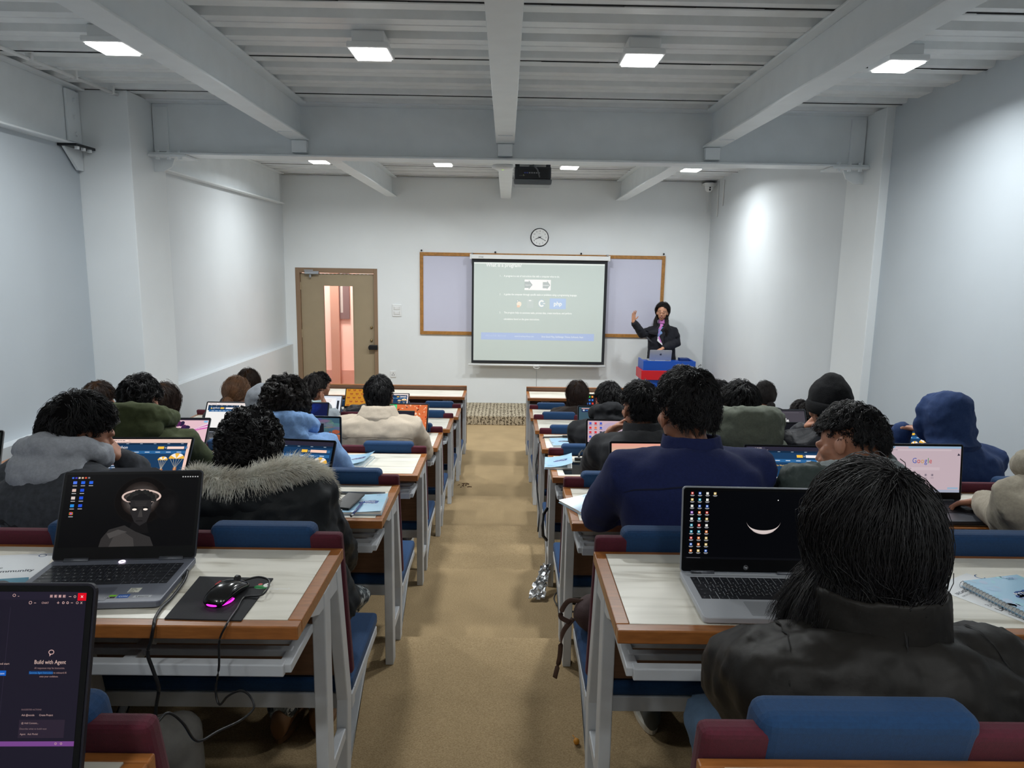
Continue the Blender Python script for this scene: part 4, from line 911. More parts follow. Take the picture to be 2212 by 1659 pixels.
KEYMAT = None
def laptop(label, loc, rz, w=.36, d=.245, lh=.235, tilt=20, pic=None, shell=(70, 74, 82), deck=None, keys=(34, 36, 42), near=False, aspect=None, chin=.02, notch=False):
    t = thing('laptop', label, 'laptop', loc, rz)
    sh = mat('laptop_shell_%d_%d_%d' % shell, shell, .4, metal=.35); dk = sh if deck is None else mat('laptop_shell_%d_%d_%d' % deck, deck, .42, metal=.08)
    kc = mat('keycap_%d_%d_%d' % keys, keys, .5)
    T = math.radians(tilt); c, s = math.cos(T), math.sin(T)
    R = np.array([[1, 0, 0], [0, c, s], [0, -s, c]]); o = np.array([0, 0, .019])
    q = .012
    def rr(x0, x1, y0, y1, r, n=4):
        P = []
        for (cx, cy, a) in ((x1 - r, y1 - r, 0), (x0 + r, y1 - r, 90), (x0 + r, y0 + r, 180), (x1 - r, y0 + r, 270)):
            for i in range(n + 1): b = math.radians(a + 90 * i / n); P.append((cx + r * math.cos(b), cy + r * math.sin(b)))
        return P
    base = MB(); base.prism(rr(-w / 2, w / 2, -d, .012, q), 'z', .003, .018)
    base.build('base', dk, t, bevel=.0025)
    MB().prism(rr(-w / 2 + .02, w / 2 - .02, -d + .02, .0, .01), 'z', 0, .004).build('underside', M_BLACKP, t)
    kd0, kd1 = -d + (.098 if w > .35 else .092), -.028
    kx0, kx1 = -w / 2 + .018, w / 2 - .018
    kb = MB(); rows = 6 if near else 5; kh = (kd1 - kd0) / rows
    wpat = [[1] * 16, [1] * 13 + [2, 1], [1.5] + [1] * 12 + [1.5, 1], [1.8] + [1] * 11 + [2.2, 1], [2.3] + [1] * 10 + [1.7, 1, 1], [1.2, 1, 1.2, 1.1, 5.6, 1.1, 1, 1, 1, 1]]
    leg = []
    for r in range(rows):
        pat = wpat[r if near else r + 1]; tot = sum(pat); x = kx0
        for i, u in enumerate(pat):
            ww = (kx1 - kx0) * u / tot; y1 = kd1 - r * kh
            kb.box(x + .0011, x + ww - .0011, y1 - kh + .0011, y1 - .0011, .0175, .0192); leg.append((x + ww * .3, y1 - kh * .6, r, i)); x += ww
    kb.build('keyboard', kc, t)
    if near:
        Lg = Pic(100, 100, (0, 0, 0)); Lg.v, Lg.f, Lg.c, Lg.n = [], [], [], 0
        names = ['', '`1234567890-=', ' QWERTYUIOP[]\\', ' ASDFGHJKL;\' ', ' ZXCVBNM,./ ', '']
        for (x, y, r, i) in leg:
            ch = names[r][i] if i < len(names[r]) else ''
            if ch.strip(): Lg.text((x + w / 2) / w * 100, 100 - (y + d) / w * 100 + 1, ch, 2.1, (200, 202, 206), 0)
            else: Lg.rect((x + w / 2) / w * 100, 100 - (y + d) / w * 100, 1.1, .5, (150, 152, 158), 0)
        Lg.build('key_lettering', M_PRINT, w, t, flat=True, org=(-w / 2, -d, .0194))
    MB().prism(rr(-.055, .055, -d + .012, -d + .082, .004), 'z', .0178, .0184).build('touchpad', mat('touchpad_%d_%d_%d' % (deck or shell), tuple(int(v * .86) for v in (deck or shell)), .3, metal=.05), t)
    for x in (-w * .33, w * .33): MB().tube([(x - .03, .002, .018), (x + .03, .002, .018)], .008, 8).build('hinge', mat('hinge_grey', (92, 95, 102), .4, metal=.5), t, smooth=True)
    lid = MB()
    prof = rr(-w / 2, w / 2, 0, lh, .010)
    if notch: prof = [p for p in prof if p[1] < lh / 2 or True]
    V0 = np.array([(x, 0.0, z) for x, z in prof]) @ R.T + o; V1 = np.array([(x, .006, z) for x, z in prof]) @ R.T + o
    lid.loft([V0, V1]); lo = lid.build('lid', sh, t)
    if notch:
        nb = MB(); nb.prism([(-.07, lh), (-.055, lh + .008), (.055, lh + .008), (.07, lh)], 'y', 0, .006); nb.v = [v @ R.T + o for v in nb.v]; nb.build('camera_bump', sh, lo)
    bz = MB(); P2 = rr(-w / 2 + .003, w / 2 - .003, .003, lh - .003, .007)
    bz.loft([np.array([(x, -.0012, z) for x, z in P2]) @ R.T + o, np.array([(x, .0, z) for x, z in P2]) @ R.T + o]); bz.build('bezel', mat('black_bezel', (15, 16, 18), .35, spec=.15), lo)
    if pic is not None:
        S = pic() if callable(pic) else pic; mw = w - .020; mh = mw * S.H / S.W; zz = lh - .010 - mh
        if zz < chin: mw = (lh - .010 - chin) * S.W / S.H; mh = lh - .010 - chin; zz = chin
        S.build('display', M_GLOW, mw, lo, layer=.00009, M3=R, org=(R @ np.array([-mw / 2, -.0016, zz]) + o))
    return t, R, o

def lap_at(label, row, off, px, py, edge, w=.36, lh=.235, rz=0.0, d=.245, **k):
    """stands the laptop on a row's tabletop; the photo's sight line to a top corner of its lid fixes where and how far open"""
    Yh = NEAR[row] + off; z = TOPZ[row]; best = None
    for T in np.radians(np.arange(-4, 46, .5)):
        p = at(px, py, Y=Yh + lh * math.sin(T)); e = abs(p.z - (z + .019 + lh * math.cos(T)))
        if best is None or e < best[0]: best = (e, math.degrees(T), p.x)
    x = best[2] + (w / 2) * math.cos(rz) * (1 if edge == 'l' else -1 if edge == 'r' else 0)
    return laptop(label, (x, Yh, z), rz, w, d, lh, best[1], **k)

L = {}
# the two big ones, the code editor one
L['statue'], R1, o1 = laptop('open grey laptop with a dark haloed statue wallpaper beside the glowing mouse', (-.992, 1.772, TOPZ['B']), math.radians(5.0), .36, .245, .235, 25, pic_statue, (44, 47, 56), deck=(112, 116, 128), near=True, chin=.03, notch=True)
def extras_statue():
    t = L['statue']
    r = MB(); n = 24
    for i in range(n):
        a, b = 2 * math.pi * i / n, 2 * math.pi * (i + 1) / n
        r.tube([(.007 * math.cos(a), -.012 + .007 * math.sin(a), .0195), (.007 * math.cos(b), -.012 + .007 * math.sin(b), .0195)], .0012, 5)
    r.build('power_button', emit('white_ring_glow', (255, 236, 255), 3), t)
    for nm, (x, y, ww, hh), f in (('green_sticker', (.045, -.222, .026, .017), 'g'), ('blue_sticker', (.075, -.222, .026, .018), 'b'), ('white_sticker', (.088, -.194, .026, .024), 'w'), ('maker_badge', (.112, -.222, .040, .012), 'n')):
        S = Pic(100, 100 * hh / ww, {'g': (120, 196, 40), 'b': (24, 86, 170), 'w': (222, 222, 210), 'n': (176, 180, 186)}[f]); H = S.H
        if f == 'g': S.rect(0, H * .5, 100, H * .5, (20, 24, 20)); S.text(8, H * .9, 'RTX', 26, (230, 230, 230))
        if f == 'b': S.text(50, H * .68, 'CORE', 30, (210, 230, 250), 2, 'c', True)
        if f == 'w': S.bars(10, 10, 5, 80, 12, 6, (120, 120, 110))
        if f == 'n': S.text(50, H * .75, 'Lenovo', 24, (50, 54, 60), 2, 'c', True)
        S.build(nm, M_GLOSSPRINT, ww, t, flat=True, org=(x, y, .0183), layer=.00005)
    MB().box(.165, .181, -.10, -.085, .006, .014).build('side_port', M_BLACKP, t)
extras_statue()
L['moon'], R2, o2 = laptop('open silver laptop with a crescent moon wallpaper before the woman in the puffer jacket', (.632, 1.735, TOPZ['B']), math.radians(-.9), .338, .24, .225, 6, pic_moon, (160, 165, 173), deck=(186, 190, 197), near=True, chin=.03)
def extras_moon():
    t = L['moon']; lid = [c for c in KIDS[t.name] if c.name.startswith('lid')][0]
    S = Pic(100, 100, (0, 0, 0)); S.v, S.f, S.c, S.n = [], [], [], 0
    S.ell(50, 50, 48, 48, (150, 154, 158), 0); S.ell(50, 50, 43, 43, (24, 25, 28), 1); S.text(52, 66, 'hp', 62, (190, 194, 198), 2, 'c', True, 1, 0)
    S.build('maker_badge', M_PRINT, .0125, lid, layer=.0001, M3=R2, org=(R2 @ np.array([-.006, -.0014, .009]) + o2))
    MB().box(-.14, -.115, -.006, .006, .017, .021).build('hinge_cover', M_DARKMETAL, t)
    MB().box(-.155, .155, -.018, -.016, .0178, .0186).build('speaker_strip', M_SILVER, t)
extras_moon()
L['editor'], R3, o3 = laptop('open black laptop showing a dark code editor with Build with Agent, at corner of picture', (-.672, .745, TOPZ['A']), math.radians(1), .36, .25, .238, 17, pic_editor, (34, 33, 44), chin=.012, notch=False)
D_ = dict
LAPS = [
    ('l1', D_(label='open laptop with the orange tinted python page before the person in denim jacket', row='C', off=.30, px=423, py=946, edge='r', rz=.06, pic=lambda: pic_python(tint=(255, 232, 222)))),
    ('l2', D_(label='open dark laptop beside the fur trimmed hood, on the handbook and phone desk', row='C', off=.26, px=722, py=949, edge='r', rz=-.12, pic=lambda: pic_python(dark=True, tint=(255, 220, 200)), shell=(40, 36, 46))),
    ('l3', D_(label='open laptop with a pink and red wallpaper beyond the green hoodie', row='D', off=.27, px=458, py=903, edge='r', rz=.05, pic=pic_pink)),
    ('l4', D_(label='open laptop with a white python page below the woman with brown bun', row='E', off=.28, px=447, py=867, edge='l', pic=lambda: pic_python(full=False))),
    ('l5', D_(label='open laptop with an orange nebula wallpaper beyond the light blue hoodie', row='D', off=.27, px=738, py=899, edge='r', rz=-.05, pic=pic_nebula)),
    ('l6', D_(label='open laptop with a dark blue wallpaper, beside the curly haired light blue hoodie', row='E', off=.28, px=712, py=869, edge='r', pic=pic_darkblue)),
    ('l7', D_(label='open laptop with white document windows before the two people with dark hair near the door', row='F', off=.27, px=741, py=854, edge='r', lh=.225, pic=pic_doc)),
    ('l8', D_(label='open laptop with a yellow wallpaper of red bows, behind the beige jacket', row='G', off=.26, px=747, py=838, edge='l', w=.318, lh=.22, pic=pic_bows)),
    ('l9', D_(label='open laptop with a small python page just past beige jacket wearer\'s ear', row='G', off=.22, px=885, py=851, edge='r', w=.318, lh=.205, pic=pic_python)),
    ('l10', D_(label='open laptop with a red tree wallpaper and dark terminal at the beige jacket wearer\'s side', row='E', off=.28, px=926, py=872, edge='r', rz=-.03, pic=pic_redtree)),
    ('l11', D_(label='open laptop with a switched off screen past the green hoodie, by the ledge wall', row='E', off=.22, px=384, py=851, edge='r', pic=pic_off)),
    ('l12', D_(label='open laptop at the picture edge by the ledge wall, with a green wallpaper', row='C', off=.28, px=9, py=929, edge='r', pic=pic_grass, shell=(140, 140, 142))),
    ('r1', D_(label='open laptop with a painted landscape wallpaper partly behind the navy jacket', row='C', off=.24, px=1317, py=933, edge='l', rz=.02, pic=pic_landscape)),
    ('r2', D_(label='open laptop with a dark blue python page between the navy jacket and fleece hood', row='C', off=.28, px=1605, py=960, edge='l', rz=-.03, pic=lambda: pic_python(dark=True, half=True))),
    ('r3', D_(label='open laptop with a pinkish search page beneath the cream sleeve', row='C', off=.27, px=2083, py=960, edge='r', rz=.02, pic=pic_google)),
    ('r4', D_(label='open laptop with a bright parachute page in front of the raised navy hood', row='D', off=.27, px=1885, py=917, edge='l', pic=lambda: pic_python(dark=True))),
    ('r5', D_(label='open laptop with dark terminal text between olive hood and black beanie', row='D', off=.28, px=1668, py=911, edge='l', pic=pic_terminal)),
    ('r6', D_(label='open laptop with a grey search page behind the olive hooded jacket', row='E', off=.27, px=1633, py=883, edge='l', pic=lambda: pic_google(True))),
    ('r7', D_(label='open laptop with a peach wallpaper full of icons beside the dark jacket sleeve', row='D', off=.27, px=1266, py=901, edge='l', pic=pic_icons)),
    ('r8', D_(label='open laptop with a teal wallpaper behind the woman with long dark hair', row='E', off=.24, px=1248, py=868, edge='l', pic=pic_teal)),
    ('r9', D_(label='open laptop with a red window and icons, beside the long haired woman\'s head', row='G', off=.22, px=1261, py=851, edge='l', w=.33, lh=.21, pic=pic_redicons)),
]
for key, kw in LAPS:
    L[key] = lap_at(**kw)[0]
def teacher_laptop():
    p = at(1428, 758, Y=9.98); z = PODIUM[3] - .03
    t, R, o = laptop('silver laptop with lid toward the class, open on blue podium', (p.x, 10.02, z), math.pi, .312, .22, max(.16, (p.z - z - .019) / math.cos(math.radians(14))), 14, pic_off, (186, 190, 196))
    lid = [c for c in KIDS[t.name] if c.name.startswith('lid')][0]
    S = Pic(100, 100, (0, 0, 0)); S.v, S.f, S.c, S.n = [], [], [], 0
    S.ell(36, 56, 26, 30, (60, 64, 84), 0); S.ell(62, 56, 26, 30, (60, 64, 84), 0); S.ell(58, 16, 8, 14, (60, 64, 84), 0, rot=.6)
    Rb = R @ np.diag([-1, -1, 1]); S.build('lid_emblem', M_PRINT, .04, lid, layer=.0001, M3=Rb, org=(R @ np.array([.02, .0062, .075]) + o))
    return t
L['teacher'] = teacher_laptop()

# ================================================================== papers, phone, mouse, cables
def flat_dirs(rz): return np.array([[math.cos(rz), -math.sin(rz), 0], [math.sin(rz), math.cos(rz), 0], [0, 0, 1]])
def pic_handbook(w_, h_):
    S = Pic(148, 148 * h_ / w_, (168, 208, 234)); rg = random.Random(11); H = S.H
    S.v, S.f, S.c, S.n = [], [], [], 0
    for i in range(24): S.rect(148 * i / 24, 0, 148 / 24, H, (168, 208, 234), 0)
    for i in range(26): S.ell(rg.uniform(0, 148), rg.uniform(0, H), rg.uniform(4, 16), rg.uniform(3, 10), (158 + rg.randint(0, 26), 202 + rg.randint(0, 16), 232), 1, 8, rg.uniform(0, 3))
    for i in range(16): S.ell(80 + rg.uniform(-34, 34), H * .48 + rg.uniform(-14, 14), rg.uniform(10, 20), rg.uniform(5, 10), (38, 78, 146), 2, 9, -.3)
    S.text(80, H * .46, 'PYTHON', 14, (236, 244, 252), 3, 'c', True); S.text(80, H * .56, 'HANDBOOK', 11, (236, 244, 252), 3, 'c', True)
    S.bars(16, H * .84, 2, 46, 3, 2, (90, 130, 170), 3, 2); S.bars(104, H * .06, 2, 30, 3, 2, (90, 130, 170), 4, 2)
    return S
def handbook(label, px, py, row, rz, w=.152, h=.212, th=.012, lift=0.0, spiral=False):
    p = at(px, py, Z=TOPZ[row] + th); t = thing('handbook', label, 'book', (p.x, p.y, TOPZ[row] + .0005), rz, 'pale blue course handbooks')
    MB().box(-w / 2 + .002, w / 2 - .001, -h / 2 + .002, h / 2 - .002, 0.0012, th - .001).build('pages', mat('paper_white', (236, 236, 232), .7), t, bevel=.001)
    MB().box(-w / 2, w / 2, -h / 2, h / 2, 0, .0012).build('back_cover', mat('cover_blue', (150, 194, 224), .4), t)
    S = pic_handbook(w, h); o = S.build('front_cover', M_GLOSSPRINT, w, t, flat=True, org=(-w / 2, -h / 2, th), layer=.0003)
    if lift:
        for v in o.data.vertices: u = (v.co.x + w / 2) / w; v.co.z += lift * max(0, u) ** 2.2
    if spiral:
        m = MB()
        for k in range(24): y = -h / 2 + h * (k + .5) / 24; m.tube([(-w / 2 + .008 * math.cos(a) - .002, y, th / 2 + .009 * math.sin(a)) for a in np.linspace(0, 2 * math.pi, 9)], .0009, 5)
        m.build('spiral_binding', M_SILVER, t)
    return t
def sheet(name, label, cat, pts, row, pic, z=.001, group=None):
    """paper lying on a tabletop; pts: photo points of its lower-left, lower-right and upper-left corners"""
    A, B, D2 = [np.array(at(x, y, Z=TOPZ[row] + z)) for x, y in pts]
    u, v = B - A, D2 - A; w_, h_ = np.linalg.norm(u), np.linalg.norm(v)
    S = pic(w_, h_); t = thing(name, label, cat, tuple(A), 0, group)
    M3 = np.column_stack([u / w_, [0, 0, 1], v / h_])
    # picture faces up: local -y is up
    M3 = np.column_stack([u / w_, -np.array([0, 0, 1.]), v / h_])
    o = S.build('printed_side', M_GLOSSPRINT, w_, t, layer=.00006, M3=M3)
    m = MB(); q = [(0, 0, 0), u, u + v, v]; m.add([np.array(a_) + (0, 0, -.0006) for a_ in q] + [np.array(a_) + (0, 0, -.0001) for a_ in q], [(3, 2, 1, 0), (4, 5, 6, 7), (0, 1, 5, 4), (1, 2, 6, 5), (2, 3, 7, 6), (3, 0, 4, 7)])
    m.build('sheet', mat('paper_white', (236, 236, 232), .7), t)
    return t

def props():
    # brochures on the two near desks
    def br1(w_, h_):
        S = Pic(210, 210 * h_ / w_, (236, 239, 242)); H = S.H
        S.ring(186, 14, 9, 9, 2, (60, 90, 140)); S.text(8, H * .55, 'Be a part of the', 17, (80, 84, 92), 2); S.text(8, H * .70, 'Largest IT community', 20, (50, 54, 62), 2, bold=True); S.poly([(0, H * .3), (60, H * .1), (20, H * .44)], (70, 150, 180)); S.rect(0, H * .8, 110, H * .2, (206, 206, 210))
        return S
    sheet('brochure', 'white brochure with community lettering under the edge of the grey statue wallpaper laptop', 'brochure', ((-140, 1262), (88, 1250), (-90, 1204)), 'B', br1)
    def ph(w_, h_):
        S = Pic(100, 100 * h_ / w_, (62, 132, 158)); H = S.H; S.ell(52, H * .55, 18, H * .42, (34, 28, 30), 2); S.ell(48, H * .68, 13, H * .3, (196, 140, 120), 3); return S
    sheet('photo_card', 'small teal card with a portrait lying below the white brochure', 'card', ((-70, 1285), (58, 1277), (-60, 1254)), 'B', ph, z=.0025)
    def br2(w_, h_):
        S = Pic(210, 210 * h_ / w_, (238, 240, 242)); H = S.H
        S.text(14, H * .20, 'BROADWAY', 13, (50, 54, 62), 2, bold=True); S.text(14, H * .245, 'INFOSYS NEPAL', 8, (80, 84, 92), 2); S.ring(182, H * .1, 13, 13, 3, (40, 80, 130)); S.text(14, H * .45, 'Be a part of the', 21, (150, 156, 164), 2); S.text(14, H * .53, 'Largest IT community', 22, (60, 64, 72), 2, bold=True); S.rect(14, H * .58, 3, H * .14, (60, 64, 72)); S.bars(24, H * .62, 2, 80, 6, 4, (120, 124, 130)); S.rect(0, H * .78, 210, H * .22, (34, 44, 70)); S.rect(20, H * .82, 60, H * .1, (40, 90, 190), 2); S.rect(100, H * .84, 50, H * .1, (70, 60, 60), 2)
        return S
    sheet('brochure', 'white brochure with Be a part of the Largest lettering beneath the spiral handbook', 'brochure', ((2225, 1362), (2420, 1290), (2010, 1266)), 'B', lambda w_, h_: br2(w_, h_)) if False else None
    # same brochure built from its own corners
    A = at(2011, 1268, Z=TOPZ['B'] + .001); t = thing('brochure', 'white brochure with Be a part of the Largest lettering beneath the spiral handbook', 'brochure', (A.x, A.y, A.z), math.radians(-4))
    ang = math.radians(28); u = np.array([math.cos(ang), math.sin(ang), 0]); v = np.array([math.sin(ang), -math.cos(ang), 0]); w_, h_ = .21, .297
    B = at(2106, 1231, Z=TOPZ['B']) - A; Dn = at(2212, 1357, Z=TOPZ['B']) - A
    u = np.array(B) / B.length; v = np.array([u[1], -u[0], 0.0]); w_ = .21; h_ = .297
    M3 = np.column_stack([u, [0, 0, -1.], -v]); br2(w_, h_).build('printed_side', M_GLOSSPRINT, w_, t, layer=.00006, M3=M3, org=tuple(v * h_))
    m = MB(); q = [np.zeros(3), u * w_, u * w_ + v * h_, v * h_]; m.add([a_ + (0, 0, -.0007) for a_ in q] + [a_ + (0, 0, -.0001) for a_ in q], [(3, 2, 1, 0), (4, 5, 6, 7), (0, 1, 5, 4), (1, 2, 6, 5), (2, 3, 7, 6), (3, 0, 4, 7)])
    m.build('sheet', mat('paper_white', (236, 236, 232), .7), t); t.rotation_euler = (0, 0, 0)
    handbook('pale blue spiral bound handbook lying on the white brochure', 2222, 1290, 'B', math.radians(14), .18, .215, .014, spiral=True).location.z += .002
    handbook('pale blue handbook beneath black phone', 790, 1087, 'C', math.radians(2), lift=.006)
    handbook('pale blue handbook with lifted cover alone on the desk behind the beige jacket', 770, 994, 'D', math.radians(-6), lift=.028)
    handbook('pale blue handbook with shiny corner at the aisle end in front of navy jacket', 1272, 1091, 'C', math.radians(28), lift=.008)
    handbook('pale blue handbook with lifted cover sticking out over the aisle beside the clear folder', 1206, 999, 'D', math.radians(-4), lift=.03)
    handbook('pale blue handbook flat on the desk with the charger cable', 1214, 954, 'E', math.radians(4))
    handbook('pale blue handbook by the ledge wall, behind the person in the denim jacket', 78, 992, 'D', math.radians(-30))
    # phone, pen, loose paper, clear folder on row C
    p = at(754, 1083, Z=TOPZ['C'] + .02); t = thing('phone', 'black smartphone lying on the pale blue handbook', 'phone', (p.x, p.y - .005, TOPZ['C'] + .019), math.radians(-12)); t.rotation_euler.x = math.radians(4)
    MB().box(-.037, .037, -.076, .076, 0, .008).build('body', M_BLACKP, t, bevel=.004, bseg=3); MB().box(-.034, .034, -.073, .073, .008, .0084).build('screen', mat('phone_glass', (52, 52, 54), .2), t)
    def pl(w_, h_):
        S = Pic(210, 210 * h_ / w_, (240, 241, 243)); H = S.H; S.bars(120, H * .78, 2, 70, 5, 4, (70, 74, 90)); S.bars(20, H * .1, 2, 60, 5, 4, (90, 94, 110)); S.rect(0, 0, 40, H * .3, (120, 190, 210)); return S
    sheet('leaflet', 'white printed sheet under the handbook and the pen', 'paper', ((722, 1117), (815, 1112), (700, 1092)), 'C', pl, z=.0006)
    a, b = at(768, 1110, Z=TOPZ['C'] + .018), at(771, 1095, Z=TOPZ['C'] + .018); m = MB().tube([(a.x - .01, a.y - .02, a.z), (b.x + .01, b.y + .05, b.z)], .0045, 8)
    t = tag(m.build('pen', mat('pen_blue', (60, 74, 130), .3), smooth=True), 'blue ballpoint pen lying across the handbook edge on phone desk', 'pen'); m = MB().tube([(a.x - .012, a.y - .024, a.z), (a.x - .007, a.y - .012, a.z)], .005, 8).build('pen_tip', M_SILVER, t)
    a, b = at(724, 1066, Z=TOPZ['C'] + .004), at(834, 1062, Z=TOPZ['C'] + .004); tag(MB().box(a.x, b.x, a.y, a.y + .018, TOPZ['C'] + .0005, TOPZ['C'] + .008).build('ruler', mat('smoky_plastic', (70, 74, 80), .2), bevel=.001), 'dark flat folder spine lying behind the handbook and phone', 'folder')
    p = at(1256, 1010, Z=TOPZ['D'] + .004); t = thing('clear_folder', 'clear plastic folder with papers beside the lifted handbook', 'folder', (p.x, p.y, TOPZ['D'] + .0005), math.radians(3))
    MB().box(-.10, .09, -.12, .11, 0, .0022).build('papers', mat('paper_white', (236, 236, 232), .7), t); MB().box(-.11, .10, -.13, .12, .0024, .0030).build('cover_sheet', M_GLASS, t)
    c0 = at(1262, 992, Z=TOPZ['D']); t = tag(MB().tube([(c0.x + .02, c0.y + .03, TOPZ['D'] + .02), (c0.x - .01, c0.y + .03, TOPZ['D'] + .045), (c0.x - .03, c0.y, TOPZ['D'] + .03), (c0.x - .035, c0.y - .03, TOPZ['D'] + .012)], .006, 8).build('adapter_lead', M_BLACKP, smooth=True), 'short black adapter lead lying on clear folder', 'cable')
    MB().box(c0.x - .06, c0.x - .01, c0.y - .05, c0.y - .03, TOPZ['D'] + .004, TOPZ['D'] + .02).build('plug', M_BLACKP, t, bevel=.004)
    # cable over the aisle end of row E'
    Z = TOPZ['E']; e = AISLE_R; y = NEAR['E']
    q = [at(1246, 942, Z=Z + .008), at(1225, 943, Z=Z + .008), at(1200, 944, Z=Z + .008)]
    pts = [tuple(v_) for v_ in q] + [(e + .03, y + .32, Z + .006), (e - .012, y + .26, Z - .03), (e - .03, y + .18, Z - .16), (e - .02, y + .12, Z - .34), (e - .005, y + .02, Z - .46), (e - .02, y - .1, Z - .55)]
    t = tag(MB().tube(pts, .005, 6).build('charger_cable', M_BLACKP, smooth=True), 'black charger cable running off the desk end into the aisle', 'cable')
    MB().box(q[1].x - .035, q[1].x + .03, q[1].y - .012, q[1].y + .012, Z + .002, Z + .016).build('cable_joint', M_BLACKP, t, bevel=.004)
    yy = NEAR['D'] + .38; tag(MB().tube([(.262, yy, .80), (.240, yy - .02, .77), (.234, yy - .03, .70), (.238, yy - .03, .64), (.262, yy - .0, .60)], .009, 8).build('cable_bundle', M_BLACKP, smooth=True), 'thick black cable loop hanging from a desk end on the podium side aisle edge', 'cable')
    # mouse mat, mouse
    z = TOPZ['B']; C4 = [at(x, y_, Z=z + .003) for x, y_ in ((355, 1336), (521, 1340), (590, 1249), (431, 1245))]
    cen = sum(C4, Vector()) / 4; t = thing('mouse_mat', 'black mouse mat with green mascot logo near the desk corner', 'mouse mat', (cen.x, cen.y, z + .0003))
    MB().prism([(c.x - cen.x, c.y - cen.y) for c in C4], 'z', 0, .003).build('mat_surface', mat('black_mat', (34, 35, 39), .8, bump=.2, bscale=700), t)
    S = Pic(100, 60, (0, 0, 0)); S.v, S.f, S.c, S.n = [], [], [], 0
    S.ell(24, 34, 20, 12, (30, 140, 70), 0); S.ell(36, 22, 10, 12, (240, 240, 236), 1); S.ell(16, 18, 6, 6, (200, 60, 60), 1); S.ell(38, 20, 3, 3, (30, 30, 30), 2); S.text(52, 48, 'Logitech', 16, (236, 236, 236), 1); 
    p = at(552, 1274, Z=z); S.build('mat_logo', M_PRINT, .09, t, flat=True, org=(p.x - cen.x - .01, p.y - cen.y - .015, .0033))
    p = at(490, 1275, Z=z + .02); t = thing('computer_mouse', 'black gaming mouse with magenta glow on the black mat', 'mouse', (p.x, p.y, z + .0035), math.radians(-14))
    m = MB(); prof = [(-.060, .022, .010), (-.05, .029, .024), (-.03, .032, .036), (0, .031, .039), (.03, .030, .032), (.05, .029, .022), (.062, .022, .012)]; rings = []
    for (y_, hw, hz) in prof: a = np.linspace(0, 2 * math.pi, 24, endpoint=False); rings.append(np.stack([hw * np.sign(np.cos(a)) * np.abs(np.cos(a)) ** .8, np.full(24, y_), np.maximum(.001, hz * .5 + hz * .5 * np.sin(a))], 1))
    m.loft(rings); m.build('shell', mat('gloss_black', (12, 12, 14), .18, coat=.5), t, smooth=True, sub=1)
    MB().lathe([(.0, -.004), (.010, -.004), (.010, .004), (0, .004)], (0, .042, .026), 14, 'x').build('scroll_wheel', M_BLACKP, t)
    g = emit('magenta_glow', (255, 40, 230), 2.2)
    MB().prism([(-.010, -.040), (.010, -.040), (.010, -.034), (.004, -.028), (0, -.050), (-.004, -.028), (-.010, -.034)], 'z', .0, .001).build('glow_badge', g, t)
    b_ = KIDS[t.name][-1]; b_.location = (0, .004, .0385); b_.rotation_euler = (math.radians(24), 0, 0)
    MB().tube([(.030 * math.sin(a), -.026 - .034 * math.cos(a), .006) for a in np.linspace(-1.9, 1.9, 20)], .0022, 6).build('glow_strip', g, t)
    MB().box(-.032, -.028, -.0, .02, .02, .028).build('side_button', mat('red_button', (190, 30, 40), .3), t)
    f = p; YB = NEAR['B']
    pts = [(f.x + .016, f.y + .062, z + .016), (f.x + .05, f.y + .075, z + .02), (f.x + .085, f.y + .05, z + .02), (f.x + .085, f.y + .0, z + .01)]
    pts += [tuple(at(x, y_, Z=z + .006)) for x, y_ in ((528, 1290), (512, 1315), (497, 1336))]
    pts += [tuple(at(x, y_, Y=Yq)) for x, y_, Yq in ((488, 1352, YB - .006), (474, 1385, YB - .01), (473, 1440, YB - .012), (466, 1490, YB - .015), (474, 1522, YB - .03), (492, 1504, YB - .06), (520, 1492, YB - .09), (541, 1505, YB - .12), (548, 1530, YB - .14), (520, 1556, YB - .17), (470, 1580, YB - .22), (437, 1599, YB - .26), (418, 1596, YB - .28), (395, 1562, YB - .30), (364, 1540, YB - .32), (340, 1560, YB - .34))]
    tag(tubec(pts, .0025).build('mouse_cable', M_BLACKP, smooth=True), 'thin black mouse cable looping down from the front of desk', 'cable')
    h = at(405, 1233, Z=z + .012)
    pts = [tuple(h), tuple(at(398, 1255, Z=z + .006)), tuple(at(372, 1290, Z=z + .005)), tuple(at(350, 1312, Z=z + .005)), tuple(at(336, 1334, Z=z + .004))] + [tuple(at(x, y_, Y=Yq)) for x, y_, Yq in ((332, 1352, YB - .005), (326, 1385, YB - .008), (319, 1412, YB - .01), (330, 1446, YB - .01), (342, 1480, YB - .01), (342, 1500, YB - .01), (336, 1540, YB + .0), (338, 1600, YB + .02))]
    tag(tubec(pts, .004).build('laptop_charger_cable', M_BLACKP, smooth=True), 'black charger cable from the statue laptop over the desk front', 'cable')
    # floor litter
    m = MB(); rg = np.random.RandomState(3); a, b = at(1158, 1296, Z=FLOORZ['D'] + .01), at(1180, 1222, Y=NEAR['D'] + .235); nx, ny = 10, 22; V = []
    for j in range(ny):
        f = j / (ny - 1); c = np.array(a) * (1 - f) + np.array(b) * f; hw = .048 * (1 - .55 * f)
        for i in range(nx): V.append(c + np.array([(-1 + 2 * i / (nx - 1)) * hw, 0, 0]) + rg.normal(0, .006, 3) * (1, 1.2, .8) + np.array([0, 0, .012]))
    m.add(V, [(j * nx + i, j * nx + i + 1, (j + 1) * nx + i + 1, (j + 1) * nx + i) for j in range(ny - 1) for i in range(nx - 1)])
    o = m.build('foil_wrapper', mat('silver_foil', (214, 216, 218), .34, metal=.75)); s = o.modifiers.new('thick', 'SOLIDIFY'); s.thickness = .001; tag(o, 'crumpled strip of silver foil on the aisle step', 'foil')
